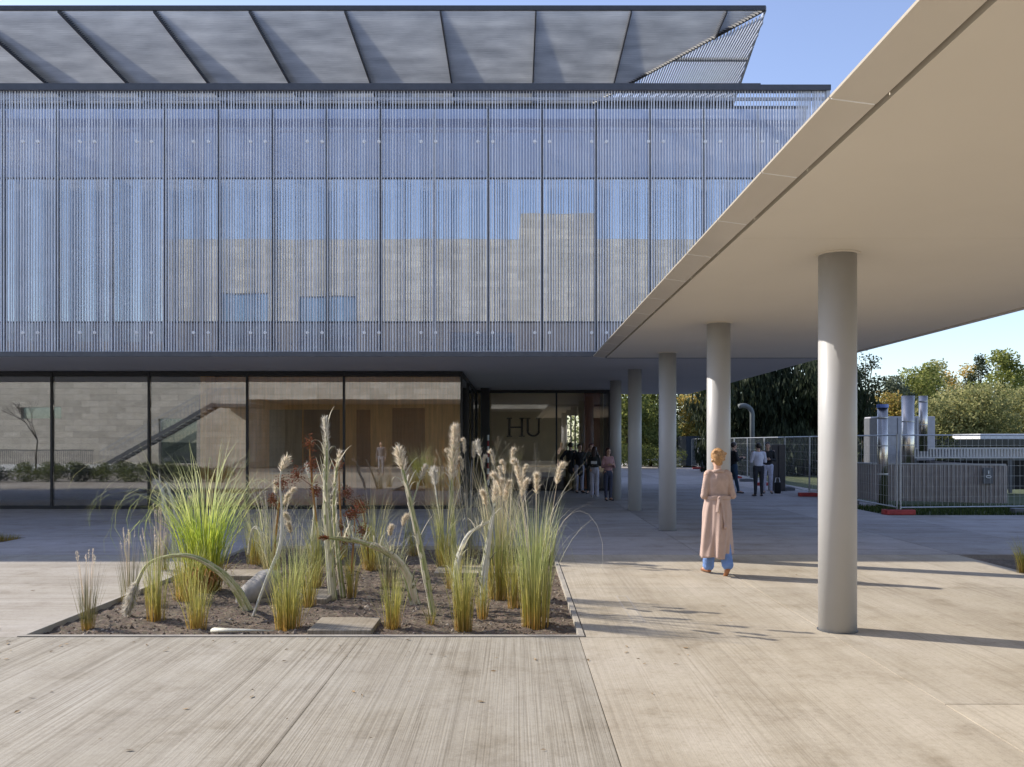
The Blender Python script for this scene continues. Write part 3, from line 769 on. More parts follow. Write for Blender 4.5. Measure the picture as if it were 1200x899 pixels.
        th1 = th0 + (d*.6 + wdir*.75).normalized()*.04; th2 = th1 + (d*.95 + wdir*.3).normalized()*.034
        capsule(s, th0, .013, th1, .0105); capsule(s, th1, .0105, th2, .009)
    body = place_mesh(fuse(s, vox*.75, 2, 'body'), 'body', skin, t)
    for e in (-1, 1):
        q = MB(); q.sphere(H((.033*e, .082, .012)), .0105); o = q.build('eye', EYEM, None); o.parent = t; o.location = (0, 0, 0)
    # hair
    q = MB(); q.sphere(H((0, -.022, .040)), .101, (.88, 1.0, 1.0), 20, 14)
    if hairlen == 1:
        for i in range(6): q.sphere(H((0, -.075 - .004*i, -.02 - .045*i)), .07 - .004*i, (1.05, .55, 1))
        for e in (-1, 1): capsule(q, H((.07*e, -.02, 0)), .035, H((.075*e, .0, -.2)), .025)
    if hairlen == 2:
        q.sphere(H((0, -.02, .05)), .108, (.88, 1.0, 1.0), 20, 14); q.sphere(H((.005, -.085, .085)), .055, (1.15, .8, .9)); q.sphere(H((-.01, -.075, .01)), .06, (1.1, .7, 1)); q.sphere(H((0, -.05, -.05)), .052, (1.1, .7, .8))
        for i in range(14): q.sphere(H((.075*math.sin(i*2.4), -.06-.03*math.cos(i*1.7), .04+.07*math.sin(i*1.9+.5))), .028, (1.2, .8, .8))
    hm = plain('hair_%.3f_%.3f' % (hair[0], hair[1]), hair, 0.45, var=.45, vscale=45, bmp=.5, bscale=90)
    place_mesh(fuse(q, .009, 2, 'hair'), 'hair', hm, t)
    # trousers
    q = MB(); capsule(q, (0, 0, .90), .128, (0, 0, 1.02), .122, (1.14, .82, 1))
    for sd in (-1, 1):
        a = L[sd]; capsule(q, a['hip'], .088 if fem else .098, a['knee'], .068 + wide*.5)
        capsule(q, a['knee'], .068 + wide*.5, a['ank'] + Vector((0, 0, .02)), .050 + wide)
    place_mesh(wrinkle(fuse(q, vox, 1, 'trousers'), .006), 'trousers', plain('cloth_%.3f_%.3f_%.3f' % tuple(legs), legs, .85, var=.15, vscale=12, bmp=.3), t)
    for sd in (-1, 1):
        a = L[sd]; q = MB(); d = (a['toe'] - a['ank'])
        capsule(q, a['ank'] + Vector((0, -.03, -.045)) , .036, a['ank'] + d*1.1 + Vector((0, 0, -.0)), .031, (1, 1, .85))
        place_mesh(fuse(q, vox, 1, 'shoe'), 'shoe', plain('shoe_%.3f_%.3f' % (shoes[0], shoes[1]), shoes, .5), t)
    # top / jacket
    q = MB(); jl = jacket_len
    capsule(q, (0, 0, jl + .05), .138 if jl < .9 else .130, (0, 0, 1.12), .128, (1.13, .84, 1))
    capsule(q, (0, 0, 1.10), .128, (0, bend*.15, 1.31), .148, (1.16, .80, 1))
    capsule(q, (-.12, bend*.18, 1.385), .072, (.12, bend*.18, 1.385), .072)
    for sd in (-1, 1):
        a = L[sd]; capsule(q, a['sh'] + Vector((-.01*sd, 0, -.02)), .060 if fem else .066, a['el'], .050)
        if sleeve: capsule(q, a['el'], .052, a['wr'] - (a['wr']-a['el'])*.08, .038)
    place_mesh(wrinkle(fuse(q, vox, 1, 'jacket'), .007), 'jacket', plain('cloth_%.3f_%.3f_%.3f' % tuple(top), top, .8, var=.12, vscale=10, bmp=.3), t)
    return t, L, H
def wrinkle(me, amp, sx=9, sz=5):
    n = len(me.vertices); co_ = [0.0]*(3*n); no_ = [0.0]*(3*n)
    me.vertices.foreach_get('co', co_); me.vertices.foreach_get('normal', no_)
    for i in range(n):
        x_, y_, z_ = co_[3*i:3*i+3]
        d_ = amp * (mnoise.noise(Vector((x_*sx, y_*sx, z_*sz))) + .6*mnoise.noise(Vector((x_*22, y_*22, z_*9))))
        for k in range(3): co_[3*i+k] += no_[3*i+k]*d_
    me.vertices.foreach_set('co', co_); me.update(); return me

# the woman in the foreground
wp = G(841, 674)
SHOE_W = (0.30, 0.12, 0.05)
tW, LW, HW = person('woman in a long beige belted coat and blue jeans walking away beside the columns', wp.x, wp.y, R(4), 1.72, top=(0.49, 0.355, 0.30), legs=(0.16, 0.27, 0.55),
       shoes=SHOE_W, hair=(0.44, 0.25, 0.11), hairlen=2, stride=-0.62, arms='fold', jacket_len=.98, fem=True, wide=.03, vox=.009, headturn=0.15,
       skin=plain('skin_fair', (0.60, 0.38, 0.28), .5, var=.05))
M_coat = plain('coat_beige', (0.49, 0.355, 0.30), 0.85, var=0.07, vscale=8, bmp=.25, bscale=120)
def coat_skirt(off=0.0):
    s = MB(); nu = 96; rows = 34
    for j in range(rows + 1):
        f = j / rows; z = 1.09 - .83 * f
        for i in range(nu):
            th = 2*math.pi*i/nu
            rx = .160 + .034*math.sin(min(1, f*3.0)*1.57) - .012*f; ry = .130 + .085*math.sin(min(1, f*1.6)*1.57)
            fold = (math.sin(th*7 + 1.3*math.sin(f*3)) * .5 + math.sin(th*13 + 2 + f*5)*.38 + math.sin(th*4+1)*.5) * .021 * f**.5 * 1.3
            cx = -.005 - .02*f; cy = -.02*f
            x_ = cx + (rx+fold-off)*math.cos(th); y_ = cy + (ry+fold-off)*math.sin(th)
            # right-hand front panel swings out
            g_ = max(0, math.cos(th - .45))**10 * f; x_ += .07*g_; 
            g2 = max(0, math.cos(th - math.pi*1.08))**12 * f; x_ -= .05*g2
            zz = z + (.10*max(0, math.cos(th-.45))**8 if j == rows else 0)*1.0 + .01*math.sin(th*5)*f
            s.v.append((x_, y_, zz))
    for j in range(rows):
        for i in range(nu):
            i2 = (i+1) % nu; s.f.append((j*nu+i, (j+1)*nu+i, (j+1)*nu+i2, j*nu+i2))
    return s
sk = coat_skirt(); s_in = coat_skirt(.009); n0 = len(sk.v); k0 = n0 - 96
sk.v += s_in.v; sk.f += [tuple(n0 + i for i in reversed(f)) for f in s_in.f]
sk.f += [(k0 + i, n0 + k0 + i, n0 + k0 + (i+1) % 96, k0 + (i+1) % 96) for i in range(96)]
me = sk.mesh('coat_skirt', (0, 0, 0), True)
me.polygons.foreach_set('use_smooth', [True]*len(me.polygons))
place_mesh(me, 'coat_skirt', M_coat, tW)
q = MB(); path = []; nn = 36
for i in range(nn+1):
    th = 2*math.pi*i/nn; path.append((.170*math.cos(th), .136*math.sin(th), 1.075+.006*math.sin(th*3)))
for a_, b_ in zip(path[:-1], path[1:]): q.obox(a_, b_, .024, .055)
place_mesh(fuse(q, .007, 1, 'belt'), 'belt', M_coat, tW)
q = MB(); q.sphere((-.01, -.15, 1.07), .034, (1.2, .7, 1)); 
q.obox((-.03, -.155, 1.06), (-.07, -.20, .88), .04, .018); q.obox((.0, -.155, 1.06), (.04, -.225, .70), .04, .018); q.sphere((.04, -.23, .68), .03)
place_mesh(fuse(q, .007, 1, 'belt_knot'), 'belt_knot', M_coat, tW)
q = MB()
for i in range(25):
    th = math.pi*1.5 + (i-12)/12*1.9
    q.sphere((.078*math.cos(th), .072*math.sin(th)-.0, 1.445 - .008*abs(i-12)/3), .026, (1, 1, 1.1))
place_mesh(fuse(q, .008, 2, 'collar'), 'collar', M_coat, tW)

person('man in a long black coat and olive trousers, hands on hips, at the entrance glass', 2.0, 31.0, R(10), 1.80, top=(.012, .012, .014), legs=(.075, .062, .028), arms='hips', jacket_len=.72, group='people at the entrance')
person('person in a dark coat and pale trousers beside the man in olive trousers', 2.28, 30.4, R(200), 1.74, top=(.014, .014, .018), legs=(.42, .42, .50), arms='down', jacket_len=.66, group='people at the entrance')
tC, LC, HC = person('woman in a short black top and pale grey trousers standing with her back to us', 2.60, 28.1, R(-12), 1.66, top=(.02, .022, .022), legs=(.45, .44, .52), shoes=(.5, .45, .42), hair=(.045, .02, .018), hairlen=1, fem=True, arms='phone', jacket_len=1.02, wide=.02, stride=.25, group='people at the entrance')
q = MB(); q.box(-.10, .10, -.155, -.115, 1.14, 1.24); o = q.build('waist_bag', M_white, None, bevel=.015); o.parent = tC
person('woman in a pink jacket and dark jeans leaning by the column at the entrance', 2.88, 26.5, R(195), 1.64, top=(.42, .24, .25), legs=(.045, .05, .085), hair=(.05, .018, .015), hairlen=1, fem=True, arms='phone', jacket_len=.98, group='people at the entrance')
tE, LE, HE = person('person in a dark red cap and grey top drinking behind the short-topped woman', 2.66, 29.9, R(170), 1.76, top=(.10, .105, .10), legs=(.03, .03, .035), hair=(.10, .02, .02), arms='face', jacket_len=.92, group='people at the entrance')
person('man in a white shirt and black trousers seen from behind by the fence', 8.12, 28.5, R(5), 1.78, top=(.62, .62, .70), legs=(.03, .032, .04), arms='phone', jacket_len=.98, group='people by the fence')
person('person in a black top and white trousers talking to the white-shirted man', 8.9, 30.1, R(165), 1.80, top=(.015, .015, .017), legs=(.55, .56, .66), arms='fold', jacket_len=.96, group='people by the fence')
person('person in a black jacket and dark blue jeans half hidden behind the second column', 7.72, 30.2, R(-80), 1.80, top=(.012, .013, .016), legs=(.03, .06, .10), arms='phone', jacket_len=.92, stride=.4, group='people by the fence')
person('man in a grey jumper seen only as a reflection in the ground floor glass', -7.3, .2, R(10), 1.8, top=(.12, .12, .15), legs=(.2, .21, .26), arms='down', jacket_len=.95)
t = thing('shoulder_bag', 'black bag with a pale strap standing on the paving beside the white trousers', 'bag', (9.25, 30.2, 0))
bpts = MB().box(9.17, 9.38, 30.1, 30.3, 0, .40).build('bag_body', M_black, t, bevel=.04)
MB().tube([(9.19, 30.2, .38), (9.22, 30.2, .55), (9.33, 30.2, .55), (9.36, 30.2, .38)], .015, 8).build('strap', M_white, t)

# ------------------------------------------------------------------ background, right
def fence_panel(p0, p1, label, foot_mat):
    p0 = Vector((*p0, 0)); p1 = Vector((*p1, 0)); L_ = (p1-p0).length; d = (p1-p0)/L_
    t = thing('fence_panel', label, 'fence', p0, 'temporary fence panels round the yard')
    fr = MB(); a = p0 + Vector((0, 0, .12)); 
    for q in (p0 + d*.02, p1 - d*.02): fr.tube([q + Vector((0, 0, .05)), q + Vector((0, 0, 2.02))], .021, 8)
    for zz in (.18, 2.0): fr.tube([p0 + d*.02 + Vector((0, 0, zz)), p1 - d*.02 + Vector((0, 0, zz))], .018, 8)
    fr.build('frame', M_galv, t)
    wr = MB(); k_ = int(L_/.16)
    for i in range(1, k_):
        q = p0 + d*L_*i/k_; wr.obox(q + Vector((0, 0, .18)), q + Vector((0, 0, 2.0)), .004, .004)
    for i in range(1, 7):
        zz = .18 + 1.82*i/7; wr.obox(p0 + d*.03 + Vector((0, 0, zz)), p1 - d*.03 + Vector((0, 0, zz)), .004, .004)
    wr.build('wire_mesh', M_galv, t)
    side = Vector((-d.y, d.x, 0)); f = MB(); f.obox(p0 + Vector((-.36, 0, .065)), p0 + Vector((.36, 0, .065)), .22, .13)
    f.build('foot', foot_mat, t, bevel=.02); return t
pts = [(9.62, 21.5), (9.68, 25.0), (9.82, 28.5), (10.1, 32.0), (10.35, 35.5), (10.6, 39.0), (10.9, 42.5), (11.2, 46), (11.5, 49.5), (11.8, 53), (12.1, 56.5), (12.4, 60)]
words = ['first', 'second', 'third', 'fourth', 'fifth', 'sixth', 'seventh', 'eighth', 'ninth', 'tenth', 'eleventh']
for i in range(len(pts)-1):
    fence_panel(pts[i], pts[i+1], 'wire mesh fence panel on a red foot, %s one going back from the near corner' % words[i], M_red if i in (0, 4) else M_dgrey if i % 2 else M_red)
pr = [(9.66, 21.45), (13.1, 21.9), (16.5, 22.4)]
fence_panel(pr[0], pr[1], 'wire mesh fence panel running right from the near red foot, before the steel flue', M_red)
fence_panel(pr[1], pr[2], 'wire mesh fence panel at the right edge, before the end of the ribbed enclosure', M_dgrey)
# ribbed enclosure
E_ = thing('ribbed_enclosure', 'low brown ribbed metal enclosure with a pale top rail behind the fence', 'enclosure', (12, 27, 0))
pa, pb, pc = Vector((10.5, 29.6, 0)), Vector((10.9, 26.0, 0)), Vector((14.2, 24.7, 0))
def ribbed(a, b_, z0, z1):
    s = MB(); L_ = (b_-a).length; d = (b_-a)/L_; n = int(L_/.11)
    s.obox(a + Vector((0, 0, (z0+z1)/2)) , b_ + Vector((0, 0, (z0+z1)/2)), .03, z1-z0)
    side = Vector((d.y, -d.x, 0))
    for i in range(n):
        q = a + d*(L_*(i+.5)/n) + side*.03
        s.obox(q + Vector((0, 0, z0)), q + Vector((0, 0, z1)), .035, .05)
    return s
ribbed(pa, pb, 0.05, 1.14).build('ribbed_wall', M_ribbed, E_); ribbed(pb, pc, .05, 1.14).build('ribbed_wall', M_ribbed, E_)
ribbed(pc, pc + Vector((.6, 6, 0)), .05, 1.14).build('ribbed_wall', M_ribbed, E_)
MB().obox(pa+Vector((0,0,1.165)), pb+Vector((0,0,1.165)), .12, .04).obox(pb+Vector((0,0,1.168)), pc+Vector((0,0,1.168)), .12, .04).build('top_rail', M_galv, E_)
c_ = P(1157, 557, 24.75)
pl_ = MB().box(c_.x-.14, c_.x+.14, 24.70, 24.74, .62, 1.08).build('name_plate', M_dgrey, E_)
rg = MB(); pth = [(c_.x+.07*math.cos(a_*.35), 24.68, .82+.035*math.sin(a_*.35)) for a_ in range(19)]
rg.tube(pth, .013, 6); rg.box(c_.x-.015, c_.x+.015, 24.675, 24.695, .9, 1.0); rg.build('mark', M_white, pl_)
def flue(x0, x1, ytop, D, zb, label, cap=None):
    X = ((x0+x1)/2-VX)*D/1000; r = (x1-x0)*D/2000; zt = EYE+(HY-ytop)*D/1000
    t = thing('steel_flue', label, 'flue', (X, D, zb), 'steel flues of the plant yard')
    o = MB().tube([(X, D, zb), (X, D, zt)], r, 28).build('pipe', M_steel, t)
    o.data.polygons.foreach_set('use_smooth', [len(p.vertices) == 4 for p in o.data.polygons])
    z_ = zb + .9
    while z_ < zt - .2: MB().tube([(X, D, z_), (X, D, z_+.035)], r+.008, 28).build('clamp_band', M_galv, t); z_ += .8
    if cap: MB().tube([(X, D, zt+.002), (X, D, zt+.10)], r+.02, 28).build('cap', cap, t)
    return t
flue(1028.5, 1040, 478, 24.3, 0, 'tall steel flue with a blue cap in front of the ribbed enclosure', plain('blue_cap', (.12, .2, .5), .4))
flue(1057, 1071, 464, 29.0, 0, 'thickest steel flue standing before the grey plant unit')
flue(1077, 1086.5, 464, 29.4, 1.5, 'slimmer steel flue on a flared foot right of the thickest one')
U = thing('plant_unit', 'big grey box shaped plant unit rising behind the ribbed enclosure', 'plant unit', (14.4, 32, 0))
x0, x1 = (1030-VX)*.031, (1096-VX)*.031
MB().box(x0, x1, 31, 32.3, 0, 2.75).build('housing', M_unit, U, bevel=.02)
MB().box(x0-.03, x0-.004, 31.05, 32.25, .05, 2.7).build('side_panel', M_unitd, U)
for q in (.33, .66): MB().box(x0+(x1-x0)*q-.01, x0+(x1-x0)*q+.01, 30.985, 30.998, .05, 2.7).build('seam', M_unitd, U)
t = thing('perforated_beam', 'long pale perforated metal beam running right from the flues', 'beam', (16, 30, 0))
s = MB(); bx0, bx1 = (1068-VX)*.0303, 22.5
s.box(bx0, bx1, 30.3, 30.45, 1.56, 1.62).box(bx0, bx1, 30.3, 30.45, 1.24, 1.29)
q = bx0
while q < bx1: s.box(q, q+.055, 30.3, 30.43, 1.29, 1.56); q += .11
s.build('screen', plain('pale_metal', (.55, .54, .53), .5), t)
pst = MB()
for q in (bx0+.1, bx0+3.5, bx1-.2): pst.box(q, q+.1, 30.32, 30.42, 0, 1.24)
pst.build('posts', M_dgrey, t)
MB().box(bx0+.05, bx1, 30.9, 31.0, .1, 1.15).build('back_panel', M_black, t)
t = thing('low_pavilion', 'low dark flat roofed pavilion behind the pale perforated beam', 'pavilion', (26, 46, 0))
MB().box(23.2, 34, 45, 52, 1.58, 1.95).build('roof', M_dark, t)
MB().box(23.8, 33.5, 46, 51.5, 0, 1.57).build('wall', M_dgrey, t)
MB().box(25.6, 33, 47, 50, 1.955, 2.25).build('skylight', M_white, t, bevel=.03)
t = thing('metal_cabinet', 'tall dark brown metal cabinet between the people and the column', 'cabinet', (9.7, 30, 0))
MB().box(9.46, 10.04, 31.56, 32.14, 0, .008).build('base', M_dgrey, t)
MB().box(9.5, 10.0, 31.6, 32.1, .01, 1.72).build('housing', M_brown, t, bevel=.015)
MB().box(9.74, 9.755, 31.575, 31.60, .05, 1.68).build('door_seam', M_black, t)

t = thing('vent_pipe', 'grey gooseneck vent pipe curving over left above the fence', 'vent pipe', (11.1, 40, 0))
pth = [(11.1, 40, 0), (11.1, 40, 3.1)] + [(11.1-.42+.42*math.cos(a_*math.pi/12), 40, 3.1+.42*math.sin(a_*math.pi/12)) for a_ in range(1, 9)]
MB().tube(pth, .11, 16).build('pipe', plain('dull_grey', (.13, .145, .15), .6), t, smooth=True)
MB().tube([(11.1, 40, .0), (11.1, 40, .06)], .25, 20).build('flange', M_galv, t)
t = thing('site_container', 'dark blue grey site container beyond the fence between the columns', 'container', (13, 58, 0))
ribbed(Vector((11.35+.75, 60.5, 0)), Vector((14.9, 60.5, 0)), 0.1, 2.2).build('front_wall', M_tarp, t)
MB().box(12.1, 14.9, 60.55, 66, .1, 2.2).build('body', M_tarp, t)
t = thing('stone_bench', 'pale low bench on the far lawn seen between the columns', 'bench', (13, 68, 0))
MB().box(8.6, 12.8, 62, 62.6, .42, .56).build('seat', M_white, t, bevel=.01)
for q in (8.9, 12.2): MB().box(q, q+.3, 62.05, 62.55, -.1, .42).build('leg', M_kerb, t)
# low wall and lawn by the enclosure
gl = MB(); gl.quad((9.2, 21.35, -.06), (60, 21.35, -.06), (60, 24.45, -.06), (9.2, 24.45, -.06)); gl.quad((11.0, 24.45, -.06), (60, 24.45, -.06), (60, 90, -.06), (11.0, 90, -.06))
tag(gl.build('lawn', M_ground), kind='structure')
pv = MB(); pv.quad((15.5, 6, -.02), (60, 6, -.02), (60, 21.3, -.02), (15.5, 21.3, -.02))
tag(pv.build('path', plain('path_pale', (.5, .49, .47), .85)), kind='structure')
rb = random.Random(8)
gm = leafmat('lawn_blade', [(0, (.04, .06, .015)), (1, (.09, .13, .03))], .12)
s = MB()
for i in range(5000):
    x_ = rb.uniform(9.4, 16.5); y_ = rb.uniform(21.4, 24.4); h_ = rb.uniform(.04, .11); a_ = rb.uniform(0, 3.14)
    dx, dy = math.cos(a_)*.012, math.sin(a_)*.012
    s.tri((x_-dx, y_-dy, -.03), (x_+dx, y_+dy, -.03), (x_+rb.uniform(-.03, .03), y_+rb.uniform(-.03, .03), h_))
tag(s.build('lawn_grass', gm), 'short green grass along the foot of the fence', 'grass', kind='stuff')
# ------------------------------------------------------------------ trees
def leaf_cloud(s, blobs, n, size, rnd, droop=0.0):
    tot = sum(b[3]*b[4]*b[5] for b in blobs); 
    for (cx, cy, cz, rx, ry, rz) in blobs:
        k_ = int(n * rx*ry*rz / tot)
        for _ in range(k_):
            v = Vector((rnd.gauss(0, 1), rnd.gauss(0, 1), rnd.gauss(0, 1))).normalized() * (rnd.random() ** .38)
            p = Vector((cx + v.x*rx, cy + v.y*ry, cz + v.z*rz))
            q = p * 0.9
            if mnoise.noise(q) < -.27 and rnd.random() < .85: continue
            sz = size * rnd.uniform(.6, 1.3)
            a = Vector((rnd.gauss(0, 1), rnd.gauss(0, 1), rnd.gauss(0, 1))).normalized()
            b_ = a.cross(Vector((rnd.gauss(0, 1), rnd.gauss(0, 1), rnd.gauss(0, 1)))).normalized()
            if droop: a = (a*.35 + Vector((0, 0, -1))).normalized(); b_ = a.cross(b_).normalized(); la = sz*2.6
            else: la = sz
            s.quad(p, p + a*la*.5 + b_*sz*.32, p + a*la, p + a*la*.5 - b_*sz*.32)
TREEM = {
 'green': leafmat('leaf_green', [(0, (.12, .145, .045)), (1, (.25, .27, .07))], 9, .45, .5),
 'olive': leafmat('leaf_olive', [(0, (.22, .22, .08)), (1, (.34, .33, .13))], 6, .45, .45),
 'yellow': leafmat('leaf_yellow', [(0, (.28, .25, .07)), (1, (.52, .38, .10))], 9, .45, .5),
 'dark': leafmat('leaf_dark_shaded', [(0, (.025, .036, .018)), (1, (.05, .065, .032))], 8, .3, .55),  # the building's shade on the willows is put into this dark colour
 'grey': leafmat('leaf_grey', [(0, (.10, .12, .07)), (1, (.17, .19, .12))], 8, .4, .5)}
def tree(label, X, Y, h, w_, kind, seed, n=9000, size=.2, droop=0, trunk_r=None, low=.25, group='trees beyond the yard', name='leafy_tree'):
    rnd_ = random.Random(seed); t = thing(name, label, 'tree', (X, Y, -.1), group)
    s = MB(); tr = trunk_r or h*.02; 
    top = Vector((X + rnd_.uniform(-.3, .3), Y, h*.68)); base = Vector((X, Y, -.1))
    pth = [base.lerp(top, i/5) + Vector((rnd_.uniform(-.1, .1), rnd_.uniform(-.1, .1), 0))*(i > 0) for i in range(6)]
    s.tube(pth, [tr*(1.15-i/5) + .02 for i in range(6)], 8)
    blobs = []; nb = 13
    for i in range(nb):
        f = (i+.5)/nb; z = h*(low + (1-low)*f); rad = w_/2 * math.sin(math.pi*min(1, .28 + .56*f))**.8
        a_ = rnd_.uniform(0, 6.28); rr_ = rad*.55*rnd_.uniform(.5, 1.1)
        c = Vector((X + math.cos(a_)*rr_, Y + math.sin(a_)*rr_, z))
        br = rad*rnd_.uniform(.42, .62)
        c.z = min(c.z, h - br*.8); blobs.append((c.x, c.y, c.z, br, br, br*.8))
        p_ = base.lerp(top, max(.15, min(.9, c.z/h*.7)))
        s.tube([p_, p_.lerp(c, .5) + Vector((0, 0, .1*h*rnd_.random())), c], [tr*.45, tr*.28, tr*.1], 5)
    for i in range(7):
        a_ = rnd_.uniform(0, 6.28); z = h*rnd_.uniform(low, .97); rad = w_/2*rnd_.uniform(.6, 1.0)*math.sin(math.pi*min(1, .2+.75*(z/h)))
        br = w_*rnd_.uniform(.07, .13); blobs.append((X+math.cos(a_)*rad, Y+math.sin(a_)*rad, min(z, h-br), br, br, br))
    s.build('trunk', M_bark, t, smooth=True)
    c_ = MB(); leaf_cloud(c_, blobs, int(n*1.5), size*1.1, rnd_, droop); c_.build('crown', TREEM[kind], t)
    return t
def tx(x, D): return (x-VX)*D/1000
def th(y, D): return EYE + (HY-y)*D/1000
TL = [
 ('dark leafy tree just right of the farthest column', 738, 448, 62, 5.5, 'green', 'leafy_tree', 6000, .22),
 ('green bushy tree between the third and fourth columns', 762, 452, 66, 6, 'green', 'leafy_tree', 7000, .22),
 ('pale thin crowned tree with sky showing through, left of the second column', 800, 452, 74, 5, 'grey', 'birch_tree', 3500, .2),
 ('yellowing tree just left of the second column', 826, 458, 66, 5, 'yellow', 'leafy_tree', 6000, .22),
 ('wide dark willow hanging over the fence behind the two talking people', 885, 392, 50, 8, 'dark', 'willow_tree', 15000, .16),
 ('dark willow between the willow behind the people and the nearest column', 945, 385, 48, 7, 'dark', 'willow_tree', 13000, .16),
 ('dark sparse tree just right of the nearest column', 1012, 412, 55, 3.6, 'dark', 'leafy_tree', 2600, .17),
 ('small yellow green tree behind the blue capped flue', 1036, 458, 70, 4.5, 'yellow', 'leafy_tree', 5000, .22),
 ('round green tree behind the thickest flue', 1075, 425, 86, 6.5, 'green', 'leafy_tree', 8000, .26),
 ('tall olive tree with a rounded top left of the orange tinged one', 1098, 420, 92, 7.5, 'olive', 'leafy_tree', 8000, .26),
 ('orange tinged autumn tree between two taller green ones', 1128, 424, 98, 6.5, 'yellow', 'leafy_tree', 5500, .25),
 ('tallest green tree in the row at the right', 1168, 410, 90, 7, 'green', 'leafy_tree', 9000, .26),
 ('dark narrow tree left of the tallest green tree', 1147, 414, 96, 4, 'dark', 'leafy_tree', 4000, .25),
 ('slim grey green tree left of the rounded olive tree', 1052, 440, 82, 5, 'grey', 'leafy_tree', 5000, .25),
 ('low olive bush like tree behind the grey plant unit', 1105, 465, 62, 7, 'olive', 'leafy_tree', 10000, .2),
 ('broad pale olive tree in front of the tall row', 1150, 448, 64, 9, 'olive', 'leafy_tree', 15000, .2),
 ('olive tree at the right edge of the view', 1215, 452, 66, 7, 'olive', 'leafy_tree', 9000, .2),
 ('dark green tree cut by the right edge behind the olive one', 1212, 430, 92, 8, 'green', 'leafy_tree', 8000, .26)]
for i, (lab, x_, yt, D_, w_, kd, nm, n_, sz_) in enumerate(TL):
    tree(lab, tx(x_, D_), D_, th(yt, D_), w_, kd, 100+i, n_, sz_, droop=1 if nm == 'willow_tree' else 0, low=.02 if kd in ('olive',) or nm == 'willow_tree' else .12, name=nm)
# far wood behind them all
rf = random.Random(77); s = MB(); bl = []
for i in range(80):
    X_ = -10 + i*1.6 + rf.uniform(-1, 1); hh = rf.uniform(4.5, 7.0); bl.append((X_, 120+rf.uniform(-5, 5), hh*.5, 2.2, 2.2, hh*.52))
leaf_cloud(s, bl, 26000, .42, rf)
tag(s.build('far_wood', TREEM['green']), 'low green wood closing the view beyond the lawn', 'wood', kind='stuff')
# low hedge plants beyond the fence
for i, (x_, D_, lab) in enumerate([(742, 58, 'low green shrub behind the farthest column'), (772, 58, 'low green shrub between the third and fourth columns'), (815, 68, 'dark low shrub beside the site container'), (1105, 36, 'dark shrub poking up right of the grey plant unit')]):
    X_ = tx(x_, D_); t = thing('shrub', lab, 'shrub', (X_, D_, -.1), 'shrubs beyond the yard')
    s = MB(); s.tube([(X_, D_, -.1), (X_, D_, .7)], [.06, .03], 6).build('stem', M_bark, t)
    c_ = MB(); leaf_cloud(c_, [(X_, D_, .9, 2.0 if D_ > 40 else .9, 1.0, .8 if D_ > 40 else 1.15)], 2500, .11, random.Random(i+40)); c_.build('foliage', TREEM['dark' if i > 1 else 'green'], t)
# planting along the mirrored balustrade
for i in range(7):
    X_ = -27.5 + i*1.35; t = thing('shrub', ['low dark shrub, %s from the left in the row mirrored in the glass' % w for w in ('first', 'second', 'third', 'fourth', 'fifth', 'sixth', 'seventh')][i], 'shrub', (X_, -1.5, 0), 'shrubs mirrored in the ground floor glass')
    s = MB(); s.tube([(X_, -1.5, 0), (X_, -1.5, .3)], .03, 6).build('stem', M_bark, t)
    c_ = MB(); leaf_cloud(c_, [(X_, -1.5, .33, .75, .5, .36)], 1500, .08, random.Random(i+60)); c_.build('foliage', TREEM['green'], t)
for i in range(9):
    X_ = -23.5 + i*1.25; t = thing('shrub', 'leafy shrub of the hedge row mirrored at the foot of the left glass panes', 'shrub', (X_, 8, 0), 'hedge mirrored at the foot of the glass')
    s = MB(); s.tube([(X_, 8, 0), (X_, 8, .3)], .03, 6).build('stem', M_bark, t)
    c_ = MB(); leaf_cloud(c_, [(X_, 8, .38, .8, .55, .40)], 1800, .08, random.Random(i+90)); c_.build('foliage', TREEM['green' if i % 3 else 'dark'], t)
t = thing('bare_tree', 'small leafless tree mirrored at the left end of the glass', 'tree', (-27.6, -2.5, 0))
s = MB(); rb = random.Random(4)
def branch(p, d, l, r, k_):
    e = p + d*l; s.tube([p, p.lerp(e, .5) + Vector((rb.uniform(-.05, .05), 0, 0)), e], [r, r*.8, r*.6], 6)
    if k_:
        for _ in range(3): branch(e, (d + Vector((rb.uniform(-.7, .7), rb.uniform(-.7, .7), rb.uniform(-.1, .4)))).normalized(), l*.62, r*.55, k_-1)
branch(Vector((-27.6, -2.5, 0)), Vector((.05, 0, 1)), 1.9, .06, 4); s.build('trunk', M_bark, t)

